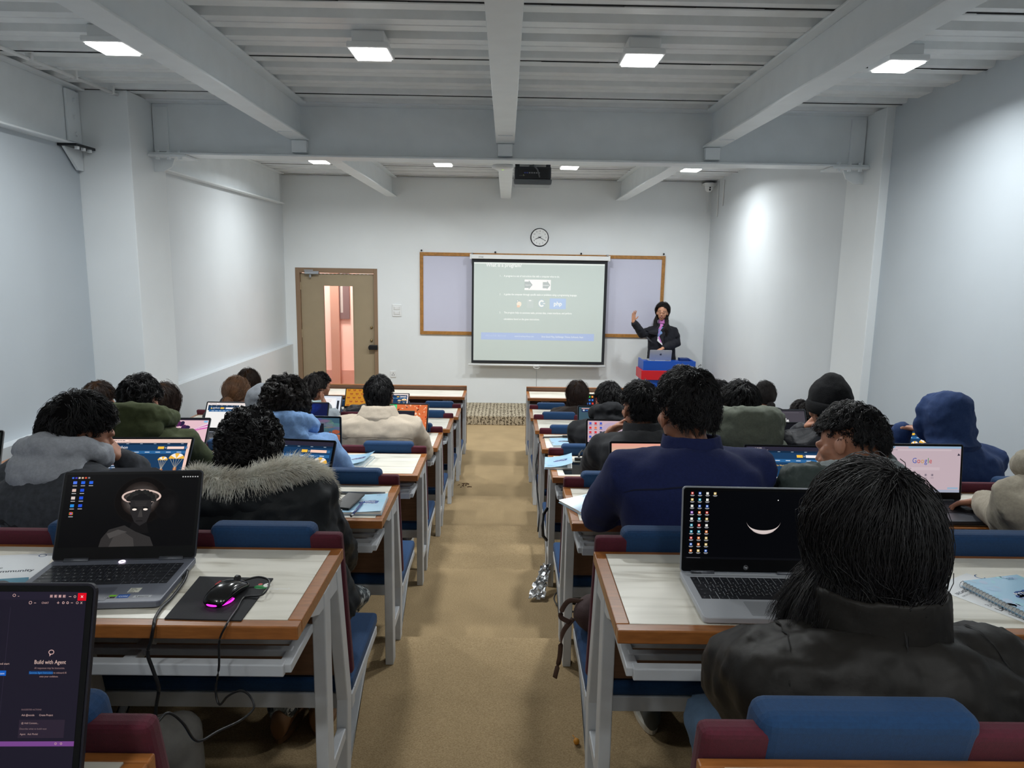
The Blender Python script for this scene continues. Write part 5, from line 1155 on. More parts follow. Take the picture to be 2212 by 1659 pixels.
    p = at(1004, 1051, Z=FLOORZ['F']); m = MB(); rg = np.random.RandomState(5)
    for i in range(16): c = np.array([p.x, p.y, p.z + .008]) + rg.normal(0, 1, 3) * (.035, .06, .002); m.tube([c, c + rg.normal(0, .02, 3) * (1, 1, .3)], [.006, .002], 5)
    tag(m.build('dry_leaf_bits', mat('dry_leaf', (92, 66, 40), .8)), 'small cluster of dry brown leaf bits on aisle carpet', 'leaf bits')['kind'] = 'stuff'
    p = at(1245, 1608, Z=FLOORZ['C']); m = MB(); m.ell((p.x, p.y, p.z + .012), (.011, .012, .011)); m.tube([(p.x, p.y, p.z + .02), (p.x - .012, p.y + .02, p.z + .022)], .002, 5)
    tag(m.build('orange_peel', mat('orange_bit', (206, 140, 40), .6), wrinkle=None), 'small orange scrap on carpet by the desk leg', 'scrap')
    p = at(1243, 1293, Z=FLOORZ['D'] + .02); t = thing('charger_brick', 'black charger plug with cable on the floor under podium side desk', 'charger', (p.x, p.y, FLOORZ['D']))
    MB().box(-.03, .03, -.03, .03, .0, .05).build('plug_body', M_BLACKP, t, bevel=.006); tubec([(-.03, 0, .03), (-.09, .02, .05), (-.12, -.03, .03), (-.08, -.10, .006), (.02, -.12, .006), (.1, -.05, .006), (.13, .06, .05), (.05, .04, .04)], .004).build('lead', M_BLACKP, t, smooth=True)
    # bag on the bench behind the navy jacket's aisle end
    zs = FLOORZ['B'] + .268; yb = NEAR['B']; t = thing('bag', 'dark brown bag with a hanging strap on bench end at the aisle', 'bag', (AISLE_R + .075, yb + .85, zs))
    m = MB(); m.ell((0, 0, .066), (.085, .085, .066)); m.ell((.01, 0, .10), (.06, .05, .04)); m.build('body', mat('bag_brown', (62, 42, 42), .8, bump=.2, bscale=200), t, remesh=.01, relax=4, wrinkle=[(.012, .06)])
    rib = MB(); P_ = [(-.05, 0, .11), (-.10, .02, .10), (-.125, .03, .04), (-.09, .03, .015)]; Q_ = [(-.08, .03, .03), (-.115, .05, -.04), (-.12, .07, -.14), (-.135, .08, -.23)]
    for ch in (P_, Q_): rib.tube(smooth_path(ch, 6), .010, 6, sx=.2)
    rib.build('strap', mat('strap_brown', (84, 62, 54), .7), t, smooth=True)

def smooth_path(P, k=6):
    P = [np.array(p, float) for p in P]; out = []
    Q = [2 * P[0] - P[1]] + P + [2 * P[-1] - P[-2]]
    for i in range(1, len(Q) - 2):
        for j in range(k):
            t = j / k; a, b, c, d = Q[i - 1], Q[i], Q[i + 1], Q[i + 2]
            out.append(.5 * ((2 * b) + (-a + c) * t + (2 * a - 5 * b + 4 * c - d) * t * t + (-a + 3 * b - 3 * c + d) * t ** 3))
    return out + [P[-1]]
def tubec(P, r, n=6): return MB().tube(smooth_path(P), r, n)
props()
# ================================================================== people
HAIR = {k: mat('hair_' + k, c, .45, spec=.38, noise=.35, nscale=25) for k, c in dict(black=(26, 25, 27), soft_black=(38, 33, 32), dark_brown=(50, 36, 30), brown=(104, 72, 48)).items()}
def cloth(name, col, rough=.85, bump=.3, bs=500, noise=.1, sheen=.05, ns=120): return mat('cloth_' + name, col, rough, noise=noise, nscale=ns, bump=bump, bscale=bs, sheen=sheen, spec=.2)

def rotm(yaw=0, pitch=0, roll=0):
    """head frame: columns right, forward, up; yaw>0 turns to the left, pitch>0 looks down, roll>0 tips to the right"""
    a, b, c = math.radians(yaw), math.radians(pitch), math.radians(roll)
    Rz = np.array([[math.cos(a), -math.sin(a), 0], [math.sin(a), math.cos(a), 0], [0, 0, 1]])
    Rx = np.array([[1, 0, 0], [0, math.cos(b), math.sin(b)], [0, -math.sin(b), math.cos(b)]])
    Ry = np.array([[math.cos(c), 0, math.sin(c)], [0, 1, 0], [-math.sin(c), 0, math.cos(c)]])
    return Rz @ Ry @ Rx

def strands_mesh(name, P, thick, material, parent, org, cap=None):
    """P: (n, k, 3) strand points -> thin three-sided tapering tubes in one mesh"""
    n, k, _ = P.shape
    T = np.gradient(P, axis=1); T /= np.linalg.norm(T, axis=2, keepdims=True) + 1e-9
    ref = np.array([.31, .77, .55]); A = np.cross(T, ref); A /= np.linalg.norm(A, axis=2, keepdims=True) + 1e-9; B = np.cross(T, A)
    r = (thick * (1 - .85 * np.linspace(0, 1, k) ** 2.5))[None, :, None]
    V = np.stack([P + r * (math.cos(q) * A + math.sin(q) * B) for q in (0, 2.094, 4.189)], 2).reshape(-1, 3)
    i = np.arange(n)[:, None, None] * k * 3 + np.arange(k - 1)[None, :, None] * 3
    F = np.concatenate([np.stack([i + a, i + b, i + 3 + b, i + 3 + a], -1).reshape(-1, 4) for a, b in ((0, 1), (1, 2), (2, 0))])
    if cap is not None:
        cv, cf = cap; F = np.concatenate([F, np.asarray(cf) + len(V)]); V = np.concatenate([V, cv])
    V = V - np.asarray(org, float)
    me = bpy.data.meshes.new(name); me.vertices.add(len(V)); me.vertices.foreach_set('co', V.astype(np.float32).ravel())
    me.loops.add(len(F) * 4); me.loops.foreach_set('vertex_index', F.astype(np.int32).ravel())
    me.polygons.add(len(F)); me.polygons.foreach_set('loop_start', np.arange(0, len(F) * 4, 4, dtype=np.int32)); me.polygons.foreach_set('loop_total', np.full(len(F), 4, np.int32))
    me.update(calc_edges=True); me.polygons.foreach_set('use_smooth', np.ones(len(F), bool)); me.materials.append(material)
    if cap is not None:
        me.materials.append(mat(material.name + '_under', (14, 13, 14) if 'brown' not in material.name else (46, 32, 22), .95, spec=.05) if 'fur' not in material.name else material)
        mi = np.zeros(len(F), np.int32); mi[len(F) - len(cap[1]):] = 1; me.polygons.foreach_set('material_index', mi)
    o = link(bpy.data.objects.new(name, me), parent); KIDS.setdefault(parent.name, []).append(o)
    return o

def hair(parent, org, Hc, R, style='short', guides=260, per=9, length=.06, vol=.10, lift=.5, curl=0.0, freq=2.2, grav=.25, thick=.0011, seed=1, material=None, steps=8, crown=(.05, -.45, .89), noise=.35, spread=.009, low=-.62, bun=None, side=None, k=1.0, part=False, region=None, ears=False):
    rg = np.random.RandomState(seed); e = np.array([.082, .101, .112]) * k; c0 = Hc + R @ np.array([0, -.010, .018])
    def mask(u): return ~((u[:, 1] > .40) & (u[:, 2] < (.66 if part else .42))) & ~((u[:, 2] < .0) & (u[:, 1] > .02)) & (u[:, 2] > low) & ~((u[:, 2] < -.25) & (u[:, 1] > -.25))
    u = rg.normal(size=(guides * 4, 3)); u /= np.linalg.norm(u, axis=1, keepdims=True); u = u[mask(u) & (region(u) if region is not None else True)][:guides]; g = len(u)
    cr = np.array(crown, float); cr /= np.linalg.norm(cr); Gd = R.T @ np.array([0, 0, -1.])
    shell = 1.02 + vol * rg.uniform(.15, 1, g); p = u * 1.0; out = [p * e]; nz = rg.normal(0, 1, (g, 3)); L_ = length * rg.uniform(.65, 1.1, g)
    st = L_ / steps; p = p * e
    live = np.ones(g, bool)
    for s in range(steps):
        p_old = p.copy()
        q = p / e; n = q / e; n /= np.linalg.norm(n, axis=1, keepdims=True)
        t = q - cr * (q @ cr)[:, None]
        if bun is not None: t = np.array(bun) - p
        if part: t = np.column_stack([np.sign(u[:, 0]) * .9, np.full(g, -.62), np.full(g, -.25)])
        t = t / (np.linalg.norm(t, axis=1, keepdims=True) + 1e-6)
        f = s / steps; gw = grav * (.3 + 1.2 * f)
        d = t * (1 - min(.95, gw)) + Gd * gw + nz * noise * .5 + rg.normal(0, 1, (g, 3)) * noise * .35
        if side is not None: d = d + np.array(side) * .3 * f
        d -= n * np.sum(d * n, 1, keepdims=True) * (1.0 if bun is not None or f < .6 else .6)
        d /= np.linalg.norm(d, axis=1, keepdims=True) + 1e-9
        d = d + n * lift * (1 - f) ** 1.2
        p = p + d / np.linalg.norm(d, axis=1, keepdims=True) * st[:, None]
        lv = np.linalg.norm(p / e, axis=1); tgt = 1.0 + (shell - 1) * min(1, (s + 1) / 2.5)
        fix = lv < tgt; p[fix] *= (tgt / lv)[fix][:, None] if np.ndim(tgt) else (tgt / lv[fix])[:, None]
        if bun is None and vol < 0.5:
            over = (lv > tgt * 1.0) & (p[:, 2] > -.07); p[over] *= (.5 + .5 * (tgt / lv))[over][:, None]
        if part:
            lo = p[:, 2] < -.105; dz_ = np.clip(-.105 - p[:, 2], 0, .14); p[lo, 1] = np.maximum(p[lo, 1], (.055 + .55 * dz_)[lo]); sg = np.where(u[:, 0] >= 0, 1, -1); p[lo, 0] = (sg * np.clip(np.abs(p[:, 0]), .052, .105))[lo]
        fc = (p[:, 1] > .030) & (p[:, 2] < (.066 if part else .042)) & (np.abs(p[:, 0]) < .074 * k); p[fc, 0] = np.where(u[fc, 0] >= 0, 1, -1) * .074 * k; p[fc, 1] = np.minimum(p[fc, 1], .06)
        if ears:
            live &= ~(((p[:, 2] < .018 * k) & (p[:, 1] > -.040 * k) & (np.abs(p[:, 0]) > .045)) | (p[:, 2] < -.092 * k)); p[~live] = p_old[~live] + (p[~live] - p_old[~live]) * .08
        out.append(p.copy())
    Gp = np.stack(out, 1)                                   # guides (g, steps+1, 3) in the head frame
    m = steps + 1; f = np.linspace(0, 1, m)
    if curl:
        ph = rg.uniform(0, 6.28, g)[:, None]; fr = (freq * rg.uniform(.7, 1.3, g))[:, None]; T = np.gradient(Gp, axis=1); T /= np.linalg.norm(T, axis=2, keepdims=True) + 1e-9
        A = np.cross(T, np.array([.2, .3, .93])); A /= np.linalg.norm(A, axis=2, keepdims=True) + 1e-9; B = np.cross(T, A); an = ph + fr * 6.28 * f[None]
        amp = curl * np.minimum(1, f * 2.2)[None, :, None]; Gp = Gp + amp * (np.cos(an)[..., None] * A + np.sin(an)[..., None] * B)
    off = rg.normal(0, spread, (g, per, 1, 3)); P = (Gp[:, None] + off * (1 - .55 * f)[None, None, :, None]).reshape(g * per, m, 3)
    P = P + rg.normal(0, .0012, P.shape)
    # skull cap under the strands
    nu, nv = 44, 30; th = np.pi * (np.arange(nv + 1)) / nv; ph = 2 * np.pi * np.arange(nu) / nu
    U = np.stack([np.sin(th)[:, None] * np.cos(ph), np.sin(th)[:, None] * np.sin(ph), np.cos(th)[:, None] * np.ones(nu)], -1).reshape(-1, 3)
    F = [(i * nu + j, (i + 1) * nu + j, (i + 1) * nu + (j + 1) % nu, i * nu + (j + 1) % nu) for i in range(nv) for j in range(nu)]
    F = [q for q in F if mask(U[list(q)].mean(0)[None])[0] and not (ears and U[list(q)].mean(0)[2] < .16 and U[list(q)].mean(0)[1] > -.42)]
    cap = (U * e * (1.025 + vol * .45)) @ R.T + c0
    return strands_mesh('hair', P @ R.T + c0, thick, material or HAIR['black'], parent, org, (cap, F))

def hand(m, w, d, n, side, curl=.6, k=1.0):
    """m collects; w wrist, d towards the fingers, n out of the palm, side +1 puts the thumb at d x n"""
    w, d, n = [np.array(a, float) for a in (w, d, n)]; d /= np.linalg.norm(d); n -= d * (n @ d); n /= np.linalg.norm(n); l = np.cross(d, n) * side
    for i in range(4):
        kx = (.029, .0100, -.0100, -.028)[i] * k; K = w + d * (.086, .090, .085, .076)[i] * k + l * kx
        m.tube([w + l * kx * .45 - d * .01, (w + K) / 2 + l * kx * .2, K], [.016 * k, .0145 * k, .0110 * k], 8, 'round')
        p = K; ln = (.068, .076, .071, .055)[i] * k; pts = [K]; fan = l * (.16, .04, -.06, -.18)[i]
        for j in range(3):
            a = curl * (.55, 1.35, 1.9)[j]; p = p + ((d + fan) * math.cos(a) + n * math.sin(a)) * ln * (.45, .31, .24)[j]; pts.append(p)
        m.tube(pts, [.0098 * k, .0088 * k, .0080 * k, .0070 * k], 8, 'round')
    b = w + d * .022 * k + l * .024 * k; q = b + (d * .55 + l * .70 + n * .35) * .044 * k; e = q + (d * .85 + l * .25 + n * .45) * .030 * k
    m.tube([w + l * .008, b, q, e], [.016 * k, .014 * k, .0108 * k, .0085 * k], 8, 'round')

def head_shape(m, Hc, R, k=1.0):
    T = lambda *p: Hc + R @ (np.array(p) * k)
    m.ell(T(0, -.012, .022), (.077 * k, .097 * k, .098 * k), R, 20, 14); m.ell(T(0, .026, -.030), (.062 * k, .066 * k, .086 * k), R, 16, 12)
    m.ell(T(0, .052, -.092), (.030 * k, .030 * k, .026 * k), R); m.ell(T(0, .084, .012), (.050 * k, .016 * k, .016 * k), R)
    m.tube([T(0, .088, .010), T(0, .106, -.030), T(0, .095, -.040)], [.008 * k, .013 * k, .008 * k], 8, 'round'); m.ell(T(.011, .094, -.038), (.008 * k,) * 3); m.ell(T(-.011, .094, -.038), (.008 * k,) * 3)
    m.ell(T(0, .088, -.062), (.024 * k, .010 * k, .006 * k), R); m.ell(T(0, .086, -.074), (.021 * k, .010 * k, .007 * k), R)
    for s in (-1, 1):
        m.ell(T(s * .048, .056, -.022), (.020 * k, .022 * k, .022 * k), R)
        Re = R @ rotm(0, -10, 0) @ np.array([[math.cos(s * .45), -math.sin(s * .45), 0], [math.sin(s * .45), math.cos(s * .45), 0], [0, 0, 1]])
        m.ell(T(s * .082, -.006, -.018), (.007 * k, .021 * k, .033 * k), Re, 12, 10); m.ell(T(s * .076, .006, -.018), (.010 * k, .012 * k, .026 * k), R)

def interp(P, R_, n):
    P = [np.array(p, float) for p in P]; Q = np.array(smooth_path(P, 6)); i = np.linspace(0, len(Q) - 1, n); a = i.astype(int); a = np.minimum(a, len(Q) - 2); f = (i - a)[:, None]
    return Q[a] * (1 - f) + Q[a + 1] * f, np.interp(np.linspace(0, len(R_) - 1, n), np.arange(len(R_)), R_)

def torso(m, P, M_, N, sx, b=1.0, prof=None):
    prof = prof or [(.0, .175, .125), (.18, .172, .122), (.38, .168, .118), (.58, .180, .124), (.76, .200, .120), (.88, .192, .100), (.96, .125, .082), (1.0, .078, .068)]
    rings = []
    for t, rx, ry in prof:
        c = (1 - t) ** 2 * P + 2 * t * (1 - t) * M_ + t * t * N; tg = 2 * (1 - t) * (M_ - P) + 2 * t * (N - M_); tg /= np.linalg.norm(tg)
        y = np.cross(tg, sx); y /= np.linalg.norm(y); x = np.cross(y, tg); a = np.arange(28) * 2 * math.pi / 28
        ca, sa = np.sign(np.cos(a)) * np.abs(np.cos(a)) ** .85, np.sign(np.sin(a)) * np.abs(np.sin(a)) ** .9
        rings.append(c + rx * b * ca[:, None] * x + ry * b * sa[:, None] * y)
    m.loft(rings)

NEXT = dict(zip('ABCDEFG', 'BCDEFGH'))
def person(label, row, px, py, hoff=.10, yaw=0, pitch=14, roll=0, hipx=None, sw=.185, bulk=1.10, jacket=None, hairc='black', hs=None, elbows=None, wrists=None, hands=None, knees=None, feet=None, vox=.012, jvox=.013,
           extra=(), trousers=(44, 46, 52), skin=None, shoulder_tilt=0.0, shoes=(40, 40, 44), wrinkle=.020, hk=1.0, cuff=None, slouch=.06, drop=0.0, fold=.09, shoe_kind='shoe', neck=0.0):
    nx = NEXT[row]; zs = FLOORZ[row] + .268; hy = NEAR[row] + .765; zf = FLOORZ[nx]; zt = TOPZ[nx]
    Hc = np.array(at(px, py, Y=hy + hoff)); hx = Hc[0] if hipx is None else hipx
    org = np.array([hx, hy, zs]); t = thing('person', label, 'person', tuple(org), 0)
    R = rotm(yaw, pitch, roll); Rb = rotm(yaw * .35, 0, roll * .5)
    Pv = np.array([hx, hy, zs + .10]); N = Hc + R @ np.array([0, -.030, -.068]) * hk + np.array([(hx - Hc[0]) * .12, -.012, -.052 - neck])
    Mid = (Pv + N) / 2 + np.array([0, -slouch - .3 * max(0, N[1] - Pv[1]), .03]); sx = Rb @ np.array([1., 0, shoulder_tilt]); sx /= np.linalg.norm(sx)
    S = {s: N + sx * s * sw + np.array([0, .012, -.075 - drop]) for s in (-1, 1)}
    E, W = {}, {}
    for s in (-1, 1):
        E[s] = np.array(elbows[s]) if elbows and elbows.get(s) is not None else S[s] + np.array([s * .055, .17, -.20])
        W[s] = np.array(wrists[s]) if wrists and wrists.get(s) is not None else np.array([Hc[0] + s * .09, NEAR[nx] + .09, zt + .045])
        E[s][2] = max(E[s][2], zs + .10)
    Kn = {s: np.array(knees[s]) if knees and knees.get(s) is not None else np.array([hx + s * .13, hy + .43, zs + .055]) for s in (-1, 1)}
    Ft = {s: np.array(feet[s]) if feet and feet.get(s) is not None else np.array([hx + s * .12, hy + .36, zf + .07]) for s in (-1, 1)}
    sk = M_SKIN if skin is None else mat('skin_%d_%d_%d' % skin, skin, .5, noise=.08, nscale=30)
    # one continuous body
    b = MB(); head_shape(b, Hc, R, hk); b.tube([N - (0, 0, .04), N + (0, .01, .03), Hc + R @ np.array([0, -.025, -.055])], [.066, .056, .054], 14, 'round')
    torso(b, Pv, Mid, N, sx, .86); b.ell(Pv - (0, 0, .02), (.155, .12, .09))
    for s in (-1, 1):
        b.tube([N + sx * s * .08 + (0, 0, -.06), S[s], (S[s] + E[s]) / 2, E[s], (E[s] * .45 + W[s] * .55), W[s]], [.055, .054, .046, .040, .036, .027], 10, 'round')
        hd = (hands or {}).get(s); d = W[s] - E[s]; d /= np.linalg.norm(d)
        if hd: hand(b, W[s], hd[0], hd[1], hd[2] if len(hd) > 2 else s, hd[3] if len(hd) > 3 else .6)
        else: dd = np.array([-s * .25, .95, -.08]); hand(b, W[s], dd, (0, -.08, -1), s, .35)
        b.tube([Pv + (s * .08, .02, -.02), (Pv + Kn[s]) / 2 + (0, 0, .01), Kn[s], (Kn[s] + Ft[s]) / 2 + (0, -.01, 0), Ft[s]], [.075, .068, .054, .045, .036], 10, 'round')
    b.build('body', sk, t, org=org, remesh=vox, relax=3 if vox > .008 else 2)
    jm = jacket or cloth('black_jacket', (34, 35, 38))
    j = MB(); torso(j, Pv - (0, 0, .03), Mid, N + (0, 0, .012), sx, bulk)
    for s in (-1, 1):
        k_ = bulk; We = W[s] + (E[s] - W[s]) * (.10 if cuff is None else cuff)
        j.tube([N + sx * s * .09 + (0, 0, -.07), S[s] + (0, 0, -.005), S[s] * .45 + E[s] * .55, E[s], E[s] * .45 + We * .55, We], [.072 * k_, .074 * k_, .062 * k_, .055 * k_, .050 * k_, .043 * k_], 14, 'round')
    jo = j.build('jacket', jm, t, org=org, remesh=jvox, relax=4, wrinkle=[(wrinkle, fold), (wrinkle * .45, fold * .4)])
    tm = mat('trousers_%d_%d_%d' % trousers, trousers, .85, noise=.12, nscale=40, bump=.2, bscale=500)
    q = MB(); q.ell(Pv - (0, -.01, .02), (.178, .135, .105))
    for s in (-1, 1): q.tube([Pv + (s * .085, .0, -.01), (Pv + Kn[s]) / 2 + (0, 0, .012), Kn[s], (Kn[s] + Ft[s]) / 2 + (0, -.02, 0), Ft[s] + (0, -.005, .03)], [.095, .085, .071, .062, .058], 12, 'round')
    q.build('trousers', tm, t, org=org, remesh=.016, relax=3, wrinkle=[(.016, .07)])
    for s in (-1, 1):
        f = MB(); c = Ft[s]; f.loft([np.array([c + (x, y, z) for x, y, z in ring]) for ring in shoe_rings(c[2] - zf)]); so = f.build(shoe_kind, mat('shoe_%d_%d_%d' % shoes, shoes, .6), t, org=org, smooth=True, sub=1)
        g = MB(); g.loft([np.array([(c[0] + a * 1.05, c[1] + y, zf + z) for a, y in sole_pts()]) for z in (.002, .022)]); g.build('sole', mat('sole_white', (206, 202, 190), .6) if shoe_kind == 'shoe' else mat('sole_tan', (120, 90, 62), .7), so, org=org); KIDS[t.name]
    if hs is not None: hair(t, org, Hc, R, material=HAIR[hairc], k=hk, **hs)
    ctx = D_(t=t, org=org, Hc=Hc, R=R, N=N, S=S, E=E, W=W, sx=sx, jacket=jo, jm=jm, hk=hk, Pv=Pv, Mid=Mid)
    for fn in extra: fn(ctx)
    return ctx

def sole_pts():
    a = np.arange(20) * 2 * math.pi / 20; y = .055 + .135 * np.sin(a); return [(.042 * math.cos(q) * (1 + .12 * math.sin(q)), v) for q, v in zip(a, y)]
def shoe_rings(h):
    out = []; a = np.arange(14) * 2 * math.pi / 14
    for y, hw, top in ((-.085, .015, .06), (-.078, .032, .09), (-.03, .038, .11), (.02, .040, .10), (.08, .044, .07), (.14, .042, .055), (.178, .028, .04), (.188, .012, .03)):
        out.append([(hw * math.cos(q), y, -h + .018 + top * .5 + top * .5 * math.sin(q)) for q in a])
    return out

# ---- clothing details, each a child of its person
def hood_down(mat_, k=1.0, name='hood', dz=0.0, back=.085):
    def f(c):
        m = MB(); N, R = c['N'], c['R']; Rz = rotm(0, 0, 0); o = N + (0, 0, .0 + dz)
        m.ell(o + (0, -back, .005), (.135 * k, .062 * k, .085 * k)); m.ell(o + (0, -back - .01, -.055 * k), (.085 * k, .05 * k, .07 * k))
        P = [o + np.array([.108 * k * math.cos(a), .010 + .098 * k * math.sin(a), .055 - .045 * math.sin(a)]) for a in np.linspace(0, 2 * math.pi, 25)]
        m.tube(P, .042 * k, 10); m.build(name, mat_, c['t'], org=c['org'], remesh=.010, relax=5, wrinkle=[(.030, .07), (.010, .03)])
    return f
def hood_up(mat_):
    def f(c):
        m = MB(); Hc, R, N = c['Hc'], c['R'], c['N']; T = lambda *p: Hc + R @ np.array(p)
        m.ell(T(0, -.022, .022), (.112, .122, .132), R, 24, 16); m.ell(T(0, -.055, -.03), (.100, .10, .13), R); m.ell(T(0, -.062, .07), (.08, .085, .08), R)
        m.tube([T(0, -.045, -.06), N + (0, -.03, .03), N + (0, -.01, -.06)], [.112, .118, .135], 18, 'round')
        P = [T(.092 * math.cos(a), .060 - .012 * math.sin(a), .012 + .108 * math.sin(a)) for a in np.linspace(0, 2 * math.pi, 25)]; m.tube(P, .020, 8)
        m.build('hood', mat_, c['t'], org=c['org'], remesh=.010, relax=6, wrinkle=[(.024, .09), (.010, .035)])
        P = [T(.10 * math.cos(a), -.075 - .05 * math.sin(a), -.09) for a in np.linspace(0.3, math.pi - .3, 12)]
    return f
def collar(mat_, k=1.0, h=.05, lean=.0, name='collar', fold=False):
    def f(c):
        m = MB(); N = c['N']; a = np.arange(32) * 2 * math.pi / 32; rings = []
        prof = [(.098, -.045, 0), (.090, 0, .0), (.086, h * .6, .006), (.084, h, .010), (.076, h, .010), (.074, 0, 0)]
        if fold: prof = [(.126, -.060, -.010), (.120, -.008, -.010), (.096, h * .85, .004), (.088, h, .008), (.078, h, .010), (.076, -.02, 0)]
        for r, z, y in prof: rings.append(N + np.stack([r * k * 1.05 * np.cos(a), y + .006 + r * k * .95 * np.sin(a), z + .012 - .010 * np.sin(a)], 1))
        m.loft(rings); m.build(name, mat_, c['t'], org=c['org'], smooth=True, remesh=.007, relax=2, wrinkle=[(.008, .05)])
    return f
def back_seam(name, col, z0, bow=.02, r=.0022, wide=.20):
    """stitched seam across the back, laid on the jacket"""
    def f(c):
        N, S = c['N'], c['S']; P = []
        for u in np.linspace(-1, 1, 25): P.append(N + c['sx'] * u * wide + np.array([0, -.16 + .10 * abs(u) ** 3, z0 - bow * u * u]))
        m = MB().tube(P, r, 6); o = m.build(name, mat('seam_%d_%d_%d' % col, col, .9), c['t'], org=c['org'])
        s = o.modifiers.new('lay', 'SHRINKWRAP'); s.target = c['jacket']; s.wrap_method = 'PROJECT'; s.use_project_y = True; s.use_project_x = False; s.use_project_z = False; s.use_negative_direction = False; s.use_positive_direction = True; s.offset = .0015; s.wrap_mode = 'ON_SURFACE'
        s.wrap_method = 'NEAREST_SURFACEPOINT'; s.wrap_mode = 'ABOVE_SURFACE'; s.offset = .0025
    return f
def arm_seam(col, t0=.22):
    def f(c):
        for s in (-1, 1):
            S = c['S'][s]; P = smooth_path([S + np.array(p) * (s, 1, 1) for p in ((-.045, .06, .10), (-.040, -.03, .11), (-.028, -.10, .05), (-.020, -.13, -.06), (-.012, -.13, -.19))], 6)
            q = MB().tube(P, .0013, 6).build('sleeve_seam', mat('seam_%d_%d_%d' % col, col, .9), c['t'], org=c['org'])
            w_ = q.modifiers.new('lay', 'SHRINKWRAP'); w_.target = c['jacket']; w_.wrap_method = 'NEAREST_SURFACEPOINT'; w_.wrap_mode = 'ABOVE_SURFACE'; w_.offset = .002
    return f
def fur_hood(c):
    """black hood lying back with a pale fur edge"""
    N = c['N']; bl = c['jm']; m = MB(); m.ell(N + (0.02, -.105, -.035), (.175, .07, .100)); m.ell(N + (.02, -.12, -.12), (.13, .06, .09)); m.build('hood', bl, c['t'], org=c['org'], remesh=.010, relax=5, wrinkle=[(.035, .09), (.012, .04)])
    P = [N + np.array(p) for p in ((-.150, .075, -.06), (-.165, .0, .005), (-.135, -.075, .045), (-.06, -.110, .050), (.03, -.120, .050), (.11, -.105, .072), (.180, -.055, .080), (.225, .005, .035), (.235, .04, -.03), (.215, .08, -.08))]
    C_ = np.array(smooth_path(P, 8)); rg = np.random.RandomState(7); n = 14000; i = rg.randint(0, len(C_) - 1, n); f = rg.uniform(0, 1, (n, 1)); c0 = C_[i] * (1 - f) + C_[i + 1] * f
    T = C_[i + 1] - C_[i]; T /= np.linalg.norm(T, axis=1, keepdims=True); dv = rg.normal(size=(n, 3)); dv -= T * np.sum(dv * T, 1, keepdims=True); dv /= np.linalg.norm(dv, axis=1, keepdims=True)
    flow = dv + T * rg.uniform(.2, .9, (n, 1)) + np.array([0, -.1, -.25]); flow /= np.linalg.norm(flow, axis=1, keepdims=True); L_ = rg.uniform(.026, .054, (n, 1)); p = c0 + dv * .022; out = [p]
    for s in range(4): p = p + flow * L_ / 4; flow = flow + np.array([0, 0, -.16]) + rg.normal(0, .10, (n, 3)); flow /= np.linalg.norm(flow, axis=1, keepdims=True); out.append(p)
    fm = mat('pale_fur', (250, 243, 228), .7, noise=.2, nscale=18)
    core = MB().tube(C_, .027, 10); V = np.concatenate(core.v); F = [q for q in core.f if len(q) == 4]
    strands_mesh('fur_trim', np.stack(out, 1), .0009, fm, c['t'], c['org'], (V, F))
def beanie(c):
    Hc, R = c['Hc'], c['R']; T = lambda *p: Hc + R @ np.array(p); m = cloth('black_knit', (20, 21, 24), bump=.6, bs=350, sheen=.02)
    b = MB(); b.ell(T(0, -.014, .040), (.096, .114, .112), R, 28, 18); b.ell(T(0, -.03, .105), (.062, .07, .062), R); b.build('beanie', m, c['t'], org=c['org'], remesh=.008, relax=6, wrinkle=[(.010, .05)])
    P = [T(.097 * math.cos(a), -.016 + .112 * math.sin(a), .002 + .030 * math.sin(a)) for a in np.linspace(0, 2 * math.pi, 33)]; q = MB(); q.tube(P, .030, 10, sx=.42); q.build('cuff', m, c['t'], org=c['org'], smooth=True)
def bun_ball(pos, r, hairc, seed=3):
    def f(c):
        rg = np.random.RandomState(seed); o = c['Hc'] + c['R'] @ np.array(pos); n = 700; u = rg.normal(size=(n, 3)); u /= np.linalg.norm(u, axis=1, keepdims=True); out = []
        ax = np.cross(u, rg.normal(size=(n, 3))); ax /= np.linalg.norm(ax, axis=1, keepdims=True); w = np.cross(u, ax)
        for a in np.linspace(0, 2.2, 8): out.append(o + (u * math.cos(a) + w * math.sin(a)) * r * rg.uniform(.96, 1.06, (n, 1)) + rg.normal(0, .001, (n, 3)))
        core = MB().ell(o, (r * .97,) * 3, None, 14, 9); V = np.concatenate(core.v); F = [q for q in core.f if len(q) == 4]; strands_mesh('hair_bun', np.stack(out, 1), .0012, HAIR[hairc], c['t'], c['org'], (V, F))
    return f
def hair_tie(pos, r, col):
    def f(c):
        o = c['Hc'] + c['R'] @ np.array(pos); P = [o + c['R'] @ np.array([r * math.cos(a), 0, r * math.sin(a)]) for a in np.linspace(0, 2 * math.pi, 17)]; MB().tube(P, r * .3, 8).build('hair_tie', mat('tie_%d_%d_%d' % col, col, .6), c['t'], org=c['org'], smooth=True)
    return f
def cuff_band(side, col, nm='cuff'):
    def f(c):
        W, E = c['W'][side], c['E'][side]; d = (E - W); d /= np.linalg.norm(d); a = W + d * .03; MB().tube([a, a + d * .022], .040, 14, True).build(nm, mat('band_%d_%d_%d' % col, col, .7), c['t'], org=c['org'], smooth=True)
    return f
SHORT = D_(guides=330, per=10, length=.055, vol=.085, lift=.45, noise=.4, steps=6, thick=.0012, ears=True, spread=.0055)
CURLY = D_(guides=420, per=12, length=.13, vol=.30, lift=.75, curl=.013, freq=2.6, grav=.25, noise=.7, steps=14, thick=.0012, spread=.004)
LONG = D_(guides=420, per=12, length=.34, vol=.09, lift=.12, grav=.55, noise=.12, steps=14, thick=.0010, spread=.010)
